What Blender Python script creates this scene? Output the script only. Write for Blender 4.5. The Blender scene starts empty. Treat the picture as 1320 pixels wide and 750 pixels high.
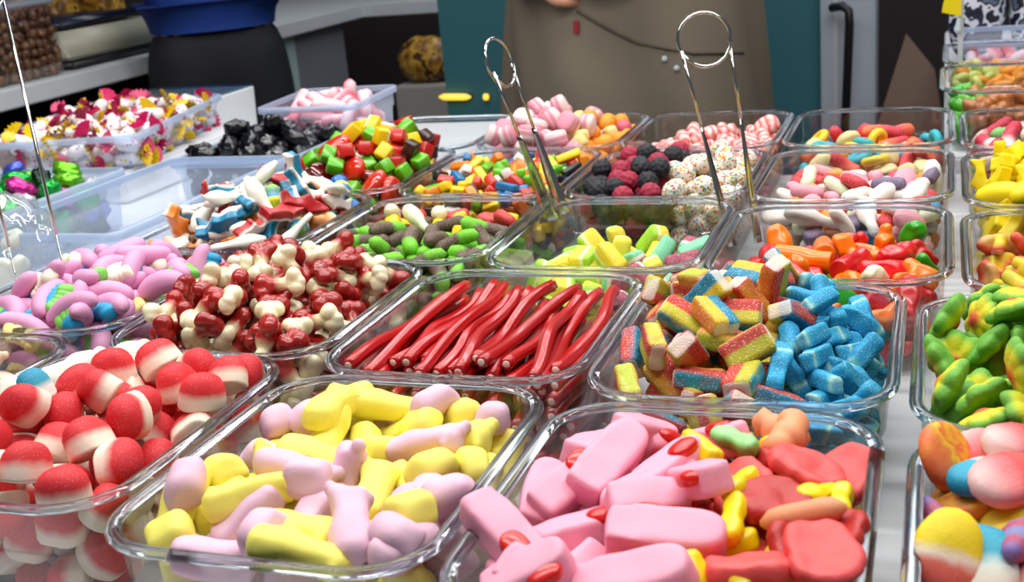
import bpy, bmesh, math, random
import numpy as np
from mathutils import Vector, Matrix, Euler, noise

random.seed(7); rng = np.random.default_rng(7)
scene = bpy.context.scene
col = scene.collection
PI = math.pi

# ------------------------------------------------------------------ camera
S = 0.2987                      # fitted units -> metres
ZR = 0.95                       # height of the tub rims
TUBH = 0.085
ZT = ZR - TUBH                  # counter top
FPX = 1562.7
CAM = Vector((0, 0, ZR + S))
pitch, yaw, roll = math.radians(17.649), math.radians(-20.298), math.radians(-5.137)
FW = Vector((math.sin(yaw)*math.cos(pitch), math.cos(yaw)*math.cos(pitch), -math.sin(pitch)))
_r = Vector((math.cos(yaw), -math.sin(yaw), 0)); _u = _r.cross(FW)
RT = _r*math.cos(roll) + _u*math.sin(roll)
UP = -_r*math.sin(roll) + _u*math.cos(roll)
cam_d = bpy.data.cameras.new('camera'); cam = bpy.data.objects.new('camera', cam_d); col.objects.link(cam)
m = Matrix.Identity(4)
for i in range(3):
    m[i][0] = RT[i]; m[i][1] = UP[i]; m[i][2] = -FW[i]; m[i][3] = CAM[i]
cam.matrix_world = m
cam_d.sensor_width = 36; cam_d.lens = FPX/1320*36; cam_d.clip_start = 0.02; cam_d.clip_end = 60
cam_d.dof.use_dof = True; cam_d.dof.focus_distance = 0.92; cam_d.dof.aperture_fstop = 13.0
scene.camera = cam

def ray(x, y): return FW + RT*((x-660)/FPX) + UP*((375-y)/FPX)
def at(x, y, z):
    d = ray(x, y); return CAM + d*((z-CAM.z)/d.z)
def aty(x, y, Y):
    d = ray(x, y); return CAM + d*(Y/d.y)
def atd(x, y, t): return CAM + ray(x, y)*t

# ------------------------------------------------------------------ world, lights, exposure
vs = scene.view_settings
vs.view_transform = 'Standard'; vs.look = 'None'; vs.gamma = 1; vs.use_curve_mapping = False
vs.exposure = 0.0
scene.cycles.transparent_max_bounces = 40
scene.cycles.max_bounces = 12
scene.cycles.caustics_reflective = False; scene.cycles.caustics_refractive = False
world = bpy.data.worlds.new('hall_light'); scene.world = world; world.use_nodes = True
world.node_tree.nodes['Background'].inputs[0].default_value = (0.80, 0.90, 1.0, 1)
world.node_tree.nodes['Background'].inputs[1].default_value = 0.12
def area(name, loc, sx, sy, power, color=(1, 1, 1), rot=(0, 0, 0)):
    l = bpy.data.lights.new(name, 'AREA'); l.shape = 'RECTANGLE'; l.size = sx; l.size_y = sy
    l.energy = power; l.color = color
    o = bpy.data.objects.new(name, l); col.objects.link(o); o.location = loc; o.rotation_euler = rot
    return o
for i, (yy, pw) in enumerate(((0.50, 20), (1.20, 22), (1.95, 16))):
    area('stall_strip_lamp', (-0.45, yy, 2.15), 2.4, 0.10, pw, (1.0, 0.985, 0.96))
area('hall_lamp', (-0.6, 3.4, 2.6), 2.8, 0.6, 34, (0.92, 0.96, 1.0))

# ------------------------------------------------------------------ helpers
def lin(c):
    if isinstance(c, str):
        c = tuple(int(c[i:i+2], 16)/255 for i in (0, 2, 4))
    return tuple((v/12.92 if v <= 0.04045 else ((v+0.055)/1.055)**2.4) for v in c) + (1,)

def new_obj(name, data, parent=None, loc=None, rot=None):
    o = bpy.data.objects.new(name, data); col.objects.link(o)
    if parent: o.parent = parent
    if loc is not None: o.location = loc
    if rot is not None: o.rotation_euler = rot
    return o

def tag(o, label, cat, group=None, kind=None):
    if label: o['label'] = label
    if cat: o['category'] = cat
    if group: o['group'] = group
    if kind: o['kind'] = kind
    return o

def mesh(name, verts, faces, mat=None, smooth=True):
    me = bpy.data.meshes.new(name)
    me.from_pydata([tuple(v) for v in verts], [], faces)
    me.validate(); me.update()
    bm = bmesh.new(); bm.from_mesh(me); bmesh.ops.recalc_face_normals(bm, faces=bm.faces); bm.to_mesh(me); bm.free()
    if smooth: me.polygons.foreach_set('use_smooth', [True]*len(me.polygons))
    if mat: me.materials.append(mat)
    return me

def bm_mesh(name, bm, mat=None, smooth=True):
    bmesh.ops.recalc_face_normals(bm, faces=bm.faces)
    me = bpy.data.meshes.new(name); bm.to_mesh(me); bm.free()
    if smooth: me.polygons.foreach_set('use_smooth', [True]*len(me.polygons))
    if mat: me.materials.append(mat)
    return me

# ------------------------------------------------------------------ materials
def nodes(name):
    m = bpy.data.materials.new(name); m.use_nodes = True
    nt = m.node_tree; return m, nt, nt.nodes['Principled BSDF']

def finish(nt, p, colsock, rough, sugar, bump, vary, coat=0.0, sss=0.0, nscale=500):
    N = nt.nodes; L = nt.links
    tc = N.new('ShaderNodeTexCoord')
    if vary:
        oi = N.new('ShaderNodeObjectInfo'); mr = N.new('ShaderNodeMapRange')
        mr.inputs['To Min'].default_value = 1-vary; mr.inputs['To Max'].default_value = 1+vary
        L.new(oi.outputs['Random'], mr.inputs['Value'])
        hs = N.new('ShaderNodeHueSaturation'); L.new(colsock, hs.inputs['Color']); L.new(mr.outputs[0], hs.inputs['Value'])
        colsock = hs.outputs[0]
    nz = N.new('ShaderNodeTexNoise'); nz.inputs['Scale'].default_value = nscale; nz.inputs['Detail'].default_value = 3
    L.new(tc.outputs['Object'], nz.inputs['Vector'])
    if sugar:
        vz = N.new('ShaderNodeTexVoronoi'); vz.inputs['Scale'].default_value = 620
        L.new(tc.outputs['Object'], vz.inputs['Vector'])
        th = N.new('ShaderNodeMapRange'); th.inputs['From Min'].default_value = 0.30; th.inputs['From Max'].default_value = 0.14
        th.inputs['To Max'].default_value = sugar
        L.new(vz.outputs['Distance'], th.inputs['Value'])
        mx = N.new('ShaderNodeMix'); mx.data_type = 'RGBA'
        L.new(th.outputs[0], mx.inputs['Factor']); L.new(colsock, mx.inputs[6]); mx.inputs[7].default_value = (0.92, 0.9, 0.88, 1)
        colsock = mx.outputs[2]
    L.new(colsock, p.inputs['Base Color'])
    p.inputs['Roughness'].default_value = rough
    p.inputs['Coat Weight'].default_value = coat
    p.inputs['Coat Roughness'].default_value = 0.12
    if sss:
        p.inputs['Subsurface Weight'].default_value = sss
        p.inputs['Subsurface Radius'].default_value = (1, .5, .4); p.inputs['Subsurface Scale'].default_value = 0.004
    if bump:
        b = N.new('ShaderNodeBump'); b.inputs['Strength'].default_value = bump; b.inputs['Distance'].default_value = 0.0012
        L.new(nz.outputs[0], b.inputs['Height']); L.new(b.outputs[0], p.inputs['Normal'])

def plain(name, c, rough=0.5, sugar=0, bump=0.15, vary=0.08, coat=0.0, metal=0, nscale=500):
    m, nt, p = nodes(name)
    rgb = nt.nodes.new('ShaderNodeRGB'); rgb.outputs[0].default_value = lin(c)
    p.inputs['Metallic'].default_value = metal
    finish(nt, p, rgb.outputs[0], rough, sugar, bump, vary, coat, nscale=nscale)
    return m

def ramp(name, axis, lo, hi, stops, rough=0.5, sugar=0, bump=0.2, vary=0.06, coat=0.0, wob=0.0, interp='LINEAR', nscale=500):
    """colour runs along the candy's own x, y, z or radius ('r')"""
    m, nt, p = nodes(name); N = nt.nodes; L = nt.links
    tc = N.new('ShaderNodeTexCoord'); sx = N.new('ShaderNodeSeparateXYZ')
    vec = tc.outputs['Object']
    if wob:
        nz = N.new('ShaderNodeTexNoise'); nz.inputs['Scale'].default_value = 90
        L.new(vec, nz.inputs['Vector'])
        vm = N.new('ShaderNodeVectorMath'); vm.operation = 'MULTIPLY_ADD'
        L.new(nz.outputs['Color'], vm.inputs[0]); vm.inputs[1].default_value = (wob,)*3
        L.new(vec, vm.inputs[2]); vec = vm.outputs[0]
        lo += wob/2; hi += wob/2
    mr = N.new('ShaderNodeMapRange'); mr.inputs['From Min'].default_value = lo; mr.inputs['From Max'].default_value = hi
    if axis == 'r':
        mm = N.new('ShaderNodeVectorMath'); mm.operation = 'MULTIPLY'; mm.inputs[1].default_value = (1, 1, 0)
        L.new(vec, mm.inputs[0])
        ln = N.new('ShaderNodeVectorMath'); ln.operation = 'LENGTH'; L.new(mm.outputs[0], ln.inputs[0]); L.new(ln.outputs['Value'], mr.inputs['Value'])
    else:
        L.new(vec, sx.inputs[0]); L.new(sx.outputs['XYZ'.index(axis.upper())], mr.inputs['Value'])
    cr = N.new('ShaderNodeValToRGB'); cr.color_ramp.interpolation = interp
    el = cr.color_ramp.elements
    while len(el) < len(stops): el.new(0.5)
    for e, (ps, c) in zip(el, stops): e.position = ps
    for e, (ps, c) in zip(el, stops): e.color = lin(c)
    L.new(mr.outputs[0], cr.inputs[0])
    finish(nt, p, cr.outputs[0], rough, sugar, bump, vary, coat, nscale=nscale)
    return m

def speckle(name, base, cols, scale=300, thr=0.42, rough=0.5, bump=0.6):
    """tiny coloured sugar beads on a base colour"""
    m, nt, p = nodes(name); N = nt.nodes; L = nt.links
    tc = N.new('ShaderNodeTexCoord'); v = N.new('ShaderNodeTexVoronoi'); v.inputs['Scale'].default_value = scale
    L.new(tc.outputs['Object'], v.inputs['Vector'])
    sp = N.new('ShaderNodeSeparateColor'); L.new(v.outputs['Color'], sp.inputs[0])
    cr = N.new('ShaderNodeValToRGB'); cr.color_ramp.interpolation = 'CONSTANT'; el = cr.color_ramp.elements
    while len(el) < len(cols): el.new(0.5)
    for i, e in enumerate(el): e.position = i/len(cols)
    for i, e in enumerate(el): e.color = lin(cols[i])
    L.new(sp.outputs[0], cr.inputs[0])
    lt = N.new('ShaderNodeMath'); lt.operation = 'LESS_THAN'; lt.inputs[1].default_value = thr; L.new(v.outputs['Distance'], lt.inputs[0])
    mx = N.new('ShaderNodeMix'); mx.data_type = 'RGBA'; mx.inputs[6].default_value = lin(base)
    L.new(lt.outputs[0], mx.inputs['Factor']); L.new(cr.outputs[0], mx.inputs[7])
    L.new(mx.outputs[2], p.inputs['Base Color']); p.inputs['Roughness'].default_value = rough
    b = N.new('ShaderNodeBump'); b.invert = True; b.inputs['Strength'].default_value = bump; b.inputs['Distance'].default_value = 0.001
    L.new(v.outputs['Distance'], b.inputs['Height']); L.new(b.outputs[0], p.inputs['Normal'])
    return m

def clear_sheet(name, tint, fmin, fmax, rough=0.04, haze=0.0, hazecol=(0.8, 0.85, 0.95, 1)):
    m = bpy.data.materials.new(name); m.use_nodes = True; nt = m.node_tree; N = nt.nodes; L = nt.links
    N.remove(N['Principled BSDF']); out = N['Material Output']
    tr = N.new('ShaderNodeBsdfTransparent'); tr.inputs[0].default_value = tint
    gl = N.new('ShaderNodeBsdfGlossy'); gl.inputs['Roughness'].default_value = rough
    lw = N.new('ShaderNodeLayerWeight'); lw.inputs['Blend'].default_value = 0.35
    mr = N.new('ShaderNodeMapRange'); mr.inputs['To Min'].default_value = fmin; mr.inputs['To Max'].default_value = fmax
    L.new(lw.outputs['Facing'], mr.inputs['Value'])
    mx = N.new('ShaderNodeMixShader'); L.new(mr.outputs[0], mx.inputs[0]); L.new(tr.outputs[0], mx.inputs[1]); L.new(gl.outputs[0], mx.inputs[2])
    res = mx.outputs[0]
    if haze:
        df = N.new('ShaderNodeBsdfDiffuse'); df.inputs[0].default_value = hazecol
        tl = N.new('ShaderNodeBsdfTranslucent'); tl.inputs[0].default_value = hazecol
        a = N.new('ShaderNodeMixShader'); a.inputs[0].default_value = .5; L.new(df.outputs[0], a.inputs[1]); L.new(tl.outputs[0], a.inputs[2])
        mh = N.new('ShaderNodeMixShader'); mh.inputs[0].default_value = haze; L.new(res, mh.inputs[1]); L.new(a.outputs[0], mh.inputs[2])
        res = mh.outputs[0]
    L.new(res, out.inputs[0]); return m

M = {}
M['tub'] = clear_sheet('clear_plastic_wall', (0.955, 0.965, 0.975, 1), 0.03, 0.42)
M['pp'] = clear_sheet('milky_plastic', (0.90, 0.94, 1.0, 1), 0.03, 0.25, 0.25, haze=0.22, hazecol=(0.72, 0.82, 1.0, 1))
M['pp_rim'] = clear_sheet('milky_plastic_rim', (0.85, 0.92, 1.0, 1), 0.05, 0.3, 0.2, haze=0.42, hazecol=(0.75, 0.83, 0.97, 1))
g, nt, p = nodes('clear_plastic_rim'); M['rim'] = g
p.inputs['Base Color'].default_value = (0.82, 0.89, 0.97, 1); p.inputs['Transmission Weight'].default_value = 1; p.inputs['IOR'].default_value = 1.46; p.inputs['Roughness'].default_value = 0.03
_t = nt.nodes.new('ShaderNodeBsdfTransparent'); _t.inputs[0].default_value = (0.86, 0.91, 0.96, 1)
_m = nt.nodes.new('ShaderNodeMixShader'); _m.inputs[0].default_value = 0.12
nt.links.new(p.outputs[0], _m.inputs[1]); nt.links.new(_t.outputs[0], _m.inputs[2]); nt.links.new(_m.outputs[0], nt.nodes['Material Output'].inputs[0])
M['steel'] = plain('polished_steel', 'C8C8C4', 0.14, bump=0, vary=0, metal=1)

# ------------------------------------------------------------------ shape makers (metres, candy centred on origin)
def jitter(vs_, amt, sc, seed):
    out = []
    for v in vs_:
        v = Vector(v); n = noise.noise_vector(v*sc + Vector((seed*3.1, seed*7.7, seed)))
        out.append(v + n*amt)
    return out

def pillow(rf, T, nt_=26, nr=6, e=0.6, ze=1.0, bend=0.0, lobe=None, jit=0.0, seed=0, topk=1.0, botk=1.0):
    """star outline rf(theta) swollen to thickness T"""
    V = []; Fc = []
    def z(s): return T/2*max(0.0, math.cos(s*PI/2))**e
    for side in (1, -1):
        base = len(V)
        k = topk if side > 0 else botk
        V.append((0, 0, side*z(0)*k))
        for i in range(1, nr+1 if side > 0 else nr):
            s = i/nr; rr = math.sin(s*PI/2)
            for j in range(nt_):
                t = 2*PI*j/nt_; r = rf(t)*rr
                zz = side*z(s)*k
                if lobe and side > 0: zz *= 1 - lobe[1]*rr*(0.5-0.5*math.cos(lobe[0]*t))
                V.append((r*math.cos(t), r*math.sin(t), zz))
        def idx(i, j):
            j %= nt_
            if side < 0 and i == nr: return 1 + (nr-1)*nt_ + j
            return base + 1 + (i-1)*nt_ + j
        for j in range(nt_):
            Fc.append((base, idx(1, j), idx(1, j+1)))
            for i in range(1, nr): Fc.append((idx(i, j), idx(i+1, j), idx(i+1, j+1), idx(i, j+1)))
    if bend: V = [(x, y, zz + bend*x*x) for x, y, zz in V]
    if jit: V = jitter(V, jit, 90, seed)
    return V, Fc

def sup(a, b, n=2.6):
    """superellipse radius"""
    return lambda t: 1.0/((abs(math.cos(t))/a)**n + (abs(math.sin(t))/b)**n)**(1/n)

def tube(path, radii, ns=12, groove=None, flat=1.0, cap=True):
    path = [Vector(p) for p in path]; n = len(path); V = []; Fc = []
    tan = [(path[min(i+1, n-1)] - path[max(i-1, 0)]).normalized() for i in range(n)]
    a = Vector((0, 0, 1)); a = a - tan[0]*a.dot(tan[0])
    if a.length < 0.1: a = Vector((0, 1, 0)) - tan[0]*tan[0].y
    a.normalize()
    for i in range(n):
        a = (a - tan[i]*a.dot(tan[i])).normalized(); b = tan[i].cross(a)
        for j in range(ns):
            t = 2*PI*j/ns; r = radii[i]
            if groove: r *= 1 - groove[1]*(0.5+0.5*math.cos(groove[0]*t + groove[2]*i))
            V.append(path[i] + a*(math.cos(t)*r*flat) + b*(math.sin(t)*r))
    for i in range(n-1):
        for j in range(ns):
            Fc.append((i*ns+j, i*ns+(j+1) % ns, (i+1)*ns+(j+1) % ns, (i+1)*ns+j))
    if cap:
        for i, k in ((0, 0), (n-1, 1)):
            V.append(path[i]); c = len(V)-1
            for j in range(ns): Fc.append((c, i*ns+j, i*ns+(j+1) % ns))
    return V, Fc

def rprof(n, r, taper=None):
    """rounded-end radius profile along 0..1"""
    out = []
    for i in range(n):
        t = i/(n-1); q = min(t, 1-t)*n/2.2
        k = math.sqrt(max(0.06, 1-(1-min(1, q))**2))
        out.append(r*k*(taper(t) if taper else 1))
    return out

def arc(L, bend, n, lift=0.0):
    """curved spine of length L in xy"""
    if abs(bend) < 1e-3: return [((i/(n-1)-.5)*L, 0, 0) for i in range(n)]
    R = L/bend; out = []
    for i in range(n):
        t = (i/(n-1)-.5); a = t*bend
        out.append((R*math.sin(a), R*(1-math.cos(a)) - R*(1-math.cos(bend/2))*0.5, lift*math.sin(t*6)))
    return out

def rbox(lx, ly, lz, r, seg=2, taper=0.0, cuts=0, jit=0.0, seed=0):
    bm = bmesh.new(); bmesh.ops.create_cube(bm, size=1)
    for v in bm.verts:
        k = 1 - taper*(v.co.z+.5)
        v.co = Vector((v.co.x*lx*k, v.co.y*ly*k, v.co.z*lz))
    bmesh.ops.bevel(bm, geom=list(bm.edges), offset=r, segments=seg, affect='EDGES', profile=0.5)
    if cuts: bmesh.ops.subdivide_edges(bm, edges=list(bm.edges), cuts=cuts, use_grid_fill=True)
    if jit:
        for v in bm.verts: v.co += noise.noise_vector(v.co*80 + Vector((seed*5.3, seed, 0)))*jit
    return bm

def slab(poly, T, bev, seg=3, jit=0.0, seed=0):
    """flat outline cut from candy sheet, rounded edges"""
    bm = bmesh.new()
    f = bm.faces.new([bm.verts.new((x, y, -T/2)) for x, y in poly])
    r = bmesh.ops.extrude_face_region(bm, geom=[f])
    up = [g_ for g_ in r['geom'] if isinstance(g_, bmesh.types.BMVert)]
    for v in up: v.co.z = T/2
    hor = [e for e in bm.edges if abs(e.verts[0].co.z - e.verts[1].co.z) < 1e-6]
    bmesh.ops.bevel(bm, geom=hor, offset=bev, segments=seg, affect='EDGES', profile=0.5, clamp_overlap=True)
    bmesh.ops.triangulate(bm, faces=[f for f in bm.faces if len(f.verts) > 4])
    if jit:
        for v in bm.verts: v.co += noise.noise_vector(v.co*80 + Vector((seed*5.3, seed, 0)))*jit
    return bm

def smooth_poly(pts, n=3):
    """Chaikin corner cutting"""
    for _ in range(n):
        q = []
        for i in range(len(pts)):
            a = pts[i]; b = pts[(i+1) % len(pts)]
            q.append((a[0]*.75+b[0]*.25, a[1]*.75+b[1]*.25)); q.append((a[0]*.25+b[0]*.75, a[1]*.25+b[1]*.75))
        pts = q
    return pts

def ico(r, sub, fn=None):
    bm = bmesh.new(); bmesh.ops.create_icosphere(bm, subdivisions=sub, radius=r)
    if fn:
        for v in bm.verts: v.co = fn(v.co)
    return bm

def ring(R, r, n=22, ns=10):
    V = []; Fc = []
    for i in range(n):
        a = 2*PI*i/n
        for j in range(ns):
            b = 2*PI*j/ns; q = R + r*math.cos(b)
            V.append((q*math.cos(a), q*math.sin(a), r*math.sin(b)))
    for i in range(n):
        for j in range(ns):
            Fc.append((i*ns+j, ((i+1) % n)*ns+j, ((i+1) % n)*ns+(j+1) % ns, i*ns+(j+1) % ns))
    return V, Fc

def rrect(hw, hd, r, n=7):
    pts = []
    for cx, cy, a0 in ((hw-r, hd-r, 0), (-hw+r, hd-r, PI/2), (-hw+r, -hd+r, PI), (hw-r, -hd+r, 1.5*PI)):
        for i in range(n+1):
            a = a0 + PI/2*i/n; pts.append((cx + r*math.cos(a), cy + r*math.sin(a)))
    return pts

def sweep(prof, hw, hd, r, closed=False, floor=False):
    """sweep profile [(inset, z)] round a rounded rectangle"""
    V = []; Fc = []; n = None
    for ins, z in prof:
        pts = rrect(hw-ins, hd-ins, max(0.004, r-ins)); n = len(pts)
        V += [(x, y, z) for x, y in pts]
    k = len(prof)
    for i in range(k if closed else k-1):
        a = i*n; b = ((i+1) % k)*n
        for j in range(n): Fc.append((a+j, a+(j+1) % n, b+(j+1) % n, b+j))
    if floor: Fc.append(tuple(range(n)))
    return V, Fc

def box(x0, x1, y0, y1, z0, z1, bev=0.0):
    bm = bmesh.new(); bmesh.ops.create_cube(bm, size=1)
    for v in bm.verts: v.co = Vector((x0 + (v.co.x+.5)*(x1-x0), y0 + (v.co.y+.5)*(y1-y0), z0 + (v.co.z+.5)*(z1-z0)))
    if bev: bmesh.ops.bevel(bm, geom=list(bm.edges), offset=bev, segments=2, affect='EDGES')
    return bm

# ------------------------------------------------------------------ setting
def struct(name, bm, mat):
    o = new_obj(name, bm_mesh(name, bm, mat, smooth=False)); o['kind'] = 'structure'; return o
M['floor'] = plain('dark_floor', '2A2624', 0.6, bump=0.1, vary=0, nscale=30)
M['dark'] = plain('dark_wall', '3A3030', 0.8, bump=0.1, vary=0, nscale=20)
M['teal'] = plain('teal_door_paint', '3A7884', 0.55, bump=0.12, vary=0, nscale=60)
M['white_l'] = plain('white_laminate', 'D9DCE0', 0.35, bump=0.03, vary=0, nscale=80)
M['grey_p'] = plain('grey_panel', '8A8A92', 0.5, bump=0.05, vary=0, nscale=60)
M['jamb'] = plain('pale_jamb', 'C2CAD6', 0.4, bump=0.04, vary=0, nscale=60)
M['black'] = plain('black_plastic', '15161B', 0.4, bump=0.05, vary=0)
M['brown_b'] = plain('brown_board', '5A4334', 0.7, bump=0.2, vary=0, nscale=60)
struct('floor', box(-5, 3, -1, 6.5, -0.1, 0), M['floor'])
struct('wall_back', box(-5, 3, 5.2, 5.3, 0, 3), M['dark'])
struct('wall_left', box(-3.3, -3.2, -1, 5.2, 0, 3), M['dark'])
w = struct('door_1', box(-1.37, -0.30, 3.30, 3.38, 0.0, 2.5), M['teal'])
j = struct('trim_1', box(-0.295, -0.16, 3.24, 3.40, 0, 2.5, 0.006), M['jamb'])
new_obj('groove', bm_mesh('groove', box(-0.262, -0.252, 3.235, 3.242, 0, 2.5), M['white_l'], False), j)
hp = [aty(1072, 10, 3.20), aty(1086, 8, 3.17), aty(1094, 14, 3.16), aty(1095, 30, 3.16), aty(1091, 130, 3.16), aty(1088, 190, 3.16), aty(1088, 194, 3.24)]
h = new_obj('handle', mesh('handle', *tube(hp, [0.011]*len(hp), 10), M['black']), j); h['label'] = 'dark bent pull handle'
# serving counter the tubs stand on
ctr = new_obj('display_counter', None); tag(ctr, 'white display counter carrying the rows of sweet tubs', 'counter')
def cpart(n, *b, mat='white_l', bev=0.003): return new_obj(n, bm_mesh(n, box(*b, bev), M[mat], False), ctr)
cpart('counter_top', -1.55, 0.75, 0.15, 1.652, ZT-0.04, ZT)
cpart('counter_top', -1.55, -0.56, 1.652, 2.12, ZT-0.04, ZT)
cpart('counter_top', 0.006, 0.75, 1.652, 3.0, ZT-0.03, ZT+.02)
cpart('base', -1.50, 0.72, 0.22, 1.62, 0, ZT-0.04, mat='grey_p')
cpart('base', -1.50, -0.60, 1.62, 2.06, 0, ZT-0.04, mat='grey_p')
cpart('base', 0.03, 0.72, 1.62, 2.95, 0, ZT-0.04, mat='black')
# back counter on the far left, running away along x=-1.97 and turning along y=4
bc = new_obj('back_counter', None); tag(bc, 'white topped back counter behind the shopkeeper in blue', 'counter')
def bpart(n, *b, mat='white_l', bev=0.003): return new_obj(n, bm_mesh(n, box(*b, bev), M[mat], False), bc)
bpart('counter_top', -2.9, -1.97, 1.4, 4.05, 0.905, 0.95)
bpart('counter_top', -2.9, -1.38, 4.05, 4.7, 0.905, 0.95)
bpart('side_panel', -2.06, -2.02, 3.38, 3.97, 0, 0.905, mat='grey_p')
bpart('side_panel', -2.9, -2.86, 1.5, 4.6, 0, 0.905, mat='black')
bpart('shelf_board', -2.86, -2.05, 1.5, 3.38, 0.45, 0.47, mat='grey_p')
pp = new_obj('paper', bm_mesh('paper', box(-2.018, -2.015, 3.40, 3.60, 0.70, 0.90), plain('paper', 'B9D2CF', 0.7, vary=0), False), bc); pp['label'] = 'pale paper notice'

# ------------------------------------------------------------------ tubs
RW, RD, RR = 0.0995, 0.1222, 0.046       # half width, half depth, corner radius of the rim
body_v = sweep([(0.022, 0.0012), (0.0175, 0.0035), (0.0145, 0.010), (0.0115, 0.047), (0.0105, 0.050), (0.0085, 0.0515), (0.0080, 0.054), (0.0068, TUBH-0.003)], RW, RD, RR, floor=True)
body_me = mesh('tub_body', *body_v, M['tub'])
rim_prof = []
for k in range(10):
    a = 2*PI*k/10; rim_prof.append((0.0044 + 0.0044*math.cos(a), TUBH-0.0028 + 0.0030*math.sin(a)))
rim_me = mesh('tub_rim', *sweep(rim_prof, RW, RD, RR, closed=True), M['rim'])
TUBS = {}
def tub(key, cx, cy, label, rz=0.0, dz=0.0):
    o = new_obj('candy_tub', None, loc=(cx*S, cy*S, ZT+dz), rot=(0, 0, rz))
    tag(o, label, 'tub', 'clear plastic tubs on the counter')
    new_obj('body', body_me, o); new_obj('rim', rim_me, o)
    TUBS[key] = dict(o=o, x=cx*S, y=cy*S, z=ZT+dz, rz=rz, hw=RW, hd=RD, r=RR, h=TUBH)
TL = {
 'A1': (-1.79, 2.02, 'clear plastic tub of red and white strawberry hat sweets'),
 'B1': (-1.0996, 1.9224, 'clear plastic tub of pale yellow and lilac foam feet'),
 'C1': (-0.4155, 1.8518, 'clear plastic tub of pink foam tongues with red and yellow sweets'),
 'D1': (0.29, 1.80, 'clear plastic tub of multicoloured sugared shells and ovals'),
 'Z1': (-2.47, 2.10, 'clear plastic tub of pale peach foam beside the strawberry hats'),
 'Z2': (-2.44, 2.93, 'clear plastic tub of pink foam dentures and bananas'),
 'A2': (-1.755, 2.82, 'clear plastic tub of glossy red and cream twin heart gummies'),
 'B2': (-1.0735, 2.7414, 'clear plastic tub of red liquorice ropes with white filling'),
 'C2': (-0.3995, 2.6846, 'clear plastic tub of rainbow sour bricks and blue sour sweets'),
 'D2': (0.285, 2.60, 'clear plastic tub of green and yellow sugared turtles'),
 'Z3': (-2.33, 3.70, 'clear plastic tub heaped with blue orange red and white dolphin gummies'),
 'A3': (-1.635, 3.62, 'clear plastic tub of brown and green sour worms'),
 'B3': (-0.958, 3.5744, 'half empty clear tub of lime and watermelon slices'),
 'C3': (-0.2886, 3.5001, 'clear plastic tub of glossy red orange and green chews'),
 'D3': (0.392, 3.43, 'clear plastic tub of tan and yellow gummy slices'),
 'Z4': (-2.31, 4.52, 'clear plastic tub of cherry jellies and small coloured cubes'),
 'A4': (-1.635, 4.45, 'clear plastic tub of multicoloured liquorice rods'),
 'B4': (-0.9539, 4.3962, 'clear plastic tub of black and red berries and sprinkle balls'),
 'C4': (-0.279, 4.3456, 'clear plastic tub of pale mixed sugared gummies'),
 'D4': (0.402, 4.27, 'clear plastic tub of bright yellow gummy dolphins'),
 'Z5': (-2.30, 5.31, 'empty clear plastic tub between pink box and foam mushrooms'),
 'A5': (-1.62, 5.27, 'clear plastic tub of pink foam mushrooms and orange balls'),
 'B5': (-0.95, 5.235, 'clear plastic tub of red and white swirled strawberry sweets'),
 'C5': (-0.273, 5.2062, 'clear plastic tub of gummy rings and red worms'),
 'D5': (0.405, 5.12, 'clear plastic tub of red pink and green worms'),
 'D6': (0.325, 5.985, 'clear plastic tub of green and amber gummies'),
 'D7': (0.335, 6.81, 'shallow looking clear tub of pale green and orange gummies behind amber ones'),
}
for k, (x, y, l) in TL.items(): tub(k, x, y, l, dz=.02 if k in ('D6', 'D7') else 0)
# milky rectangular boxes on the left of the counter
def ppbox(key, cx, cy, hw, hd, h, label, rz=0.0, dz=0.0, mat='pp', group=None):
    o = new_obj('storage_box', None, loc=(cx, cy, ZT+dz), rot=(0, 0, rz)); tag(o, label, 'box', group)
    new_obj('body', mesh('box_body', *sweep([(0.016, 0.001), (0.012, 0.006), (0.006, h*0.72), (0.003, h*0.74), (0.0025, h)], hw-.004, hd-.004, 0.016, floor=True), M[mat]), o)
    new_obj('rim', mesh('box_rim', *sweep([(0.0, h-.009), (0.0, h), (0.005, h+.001), (0.0056, h-.0015), (0.0012, h-.002), (0.001, h-.009)], hw, hd, 0.02, closed=True), M['pp_rim']), o)
    TUBS[key] = dict(o=o, x=cx, y=cy, z=ZT+dz, rz=rz, hw=hw, hd=hd, r=0.02, h=h)
ppbox('Y3', -0.925, 1.235, 0.097, 0.200, 0.085, 'empty long milky plastic box beside the heaped dolphin gummies')
ppbox('Y5', -0.945, 1.563, 0.100, 0.118, 0.075, 'low milky box heaped with black wrapped sweets')
ppbox('X4', -1.150, 1.245, 0.100, 0.130, 0.085, 'milky plastic box of green and silver foil sweets')
riser = new_obj('riser_block', bm_mesh('riser_block', box(-1.45, -1.16, 1.50, 1.88, ZT, ZT+.048, .004), M['white_l'], False))
tag(riser, 'low white riser block under the box of twist wrapped sweets', 'block')
ppbox('X5', -1.31, 1.68, 0.135, 0.200, 0.055, 'wide milky box of twist wrapped sweets raised on a white block', rz=math.radians(13), dz=.048)
ppbox('Y6', -0.928, 1.745, 0.086, 0.098, 0.115, 'milky plastic box of pink and white marshmallow twists', rz=math.radians(4))
ppbox('D8', 0.135, 2.27, 0.110, 0.110, 0.080, 'milky box with pink sweets at the far end of the right row', dz=.02)

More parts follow.
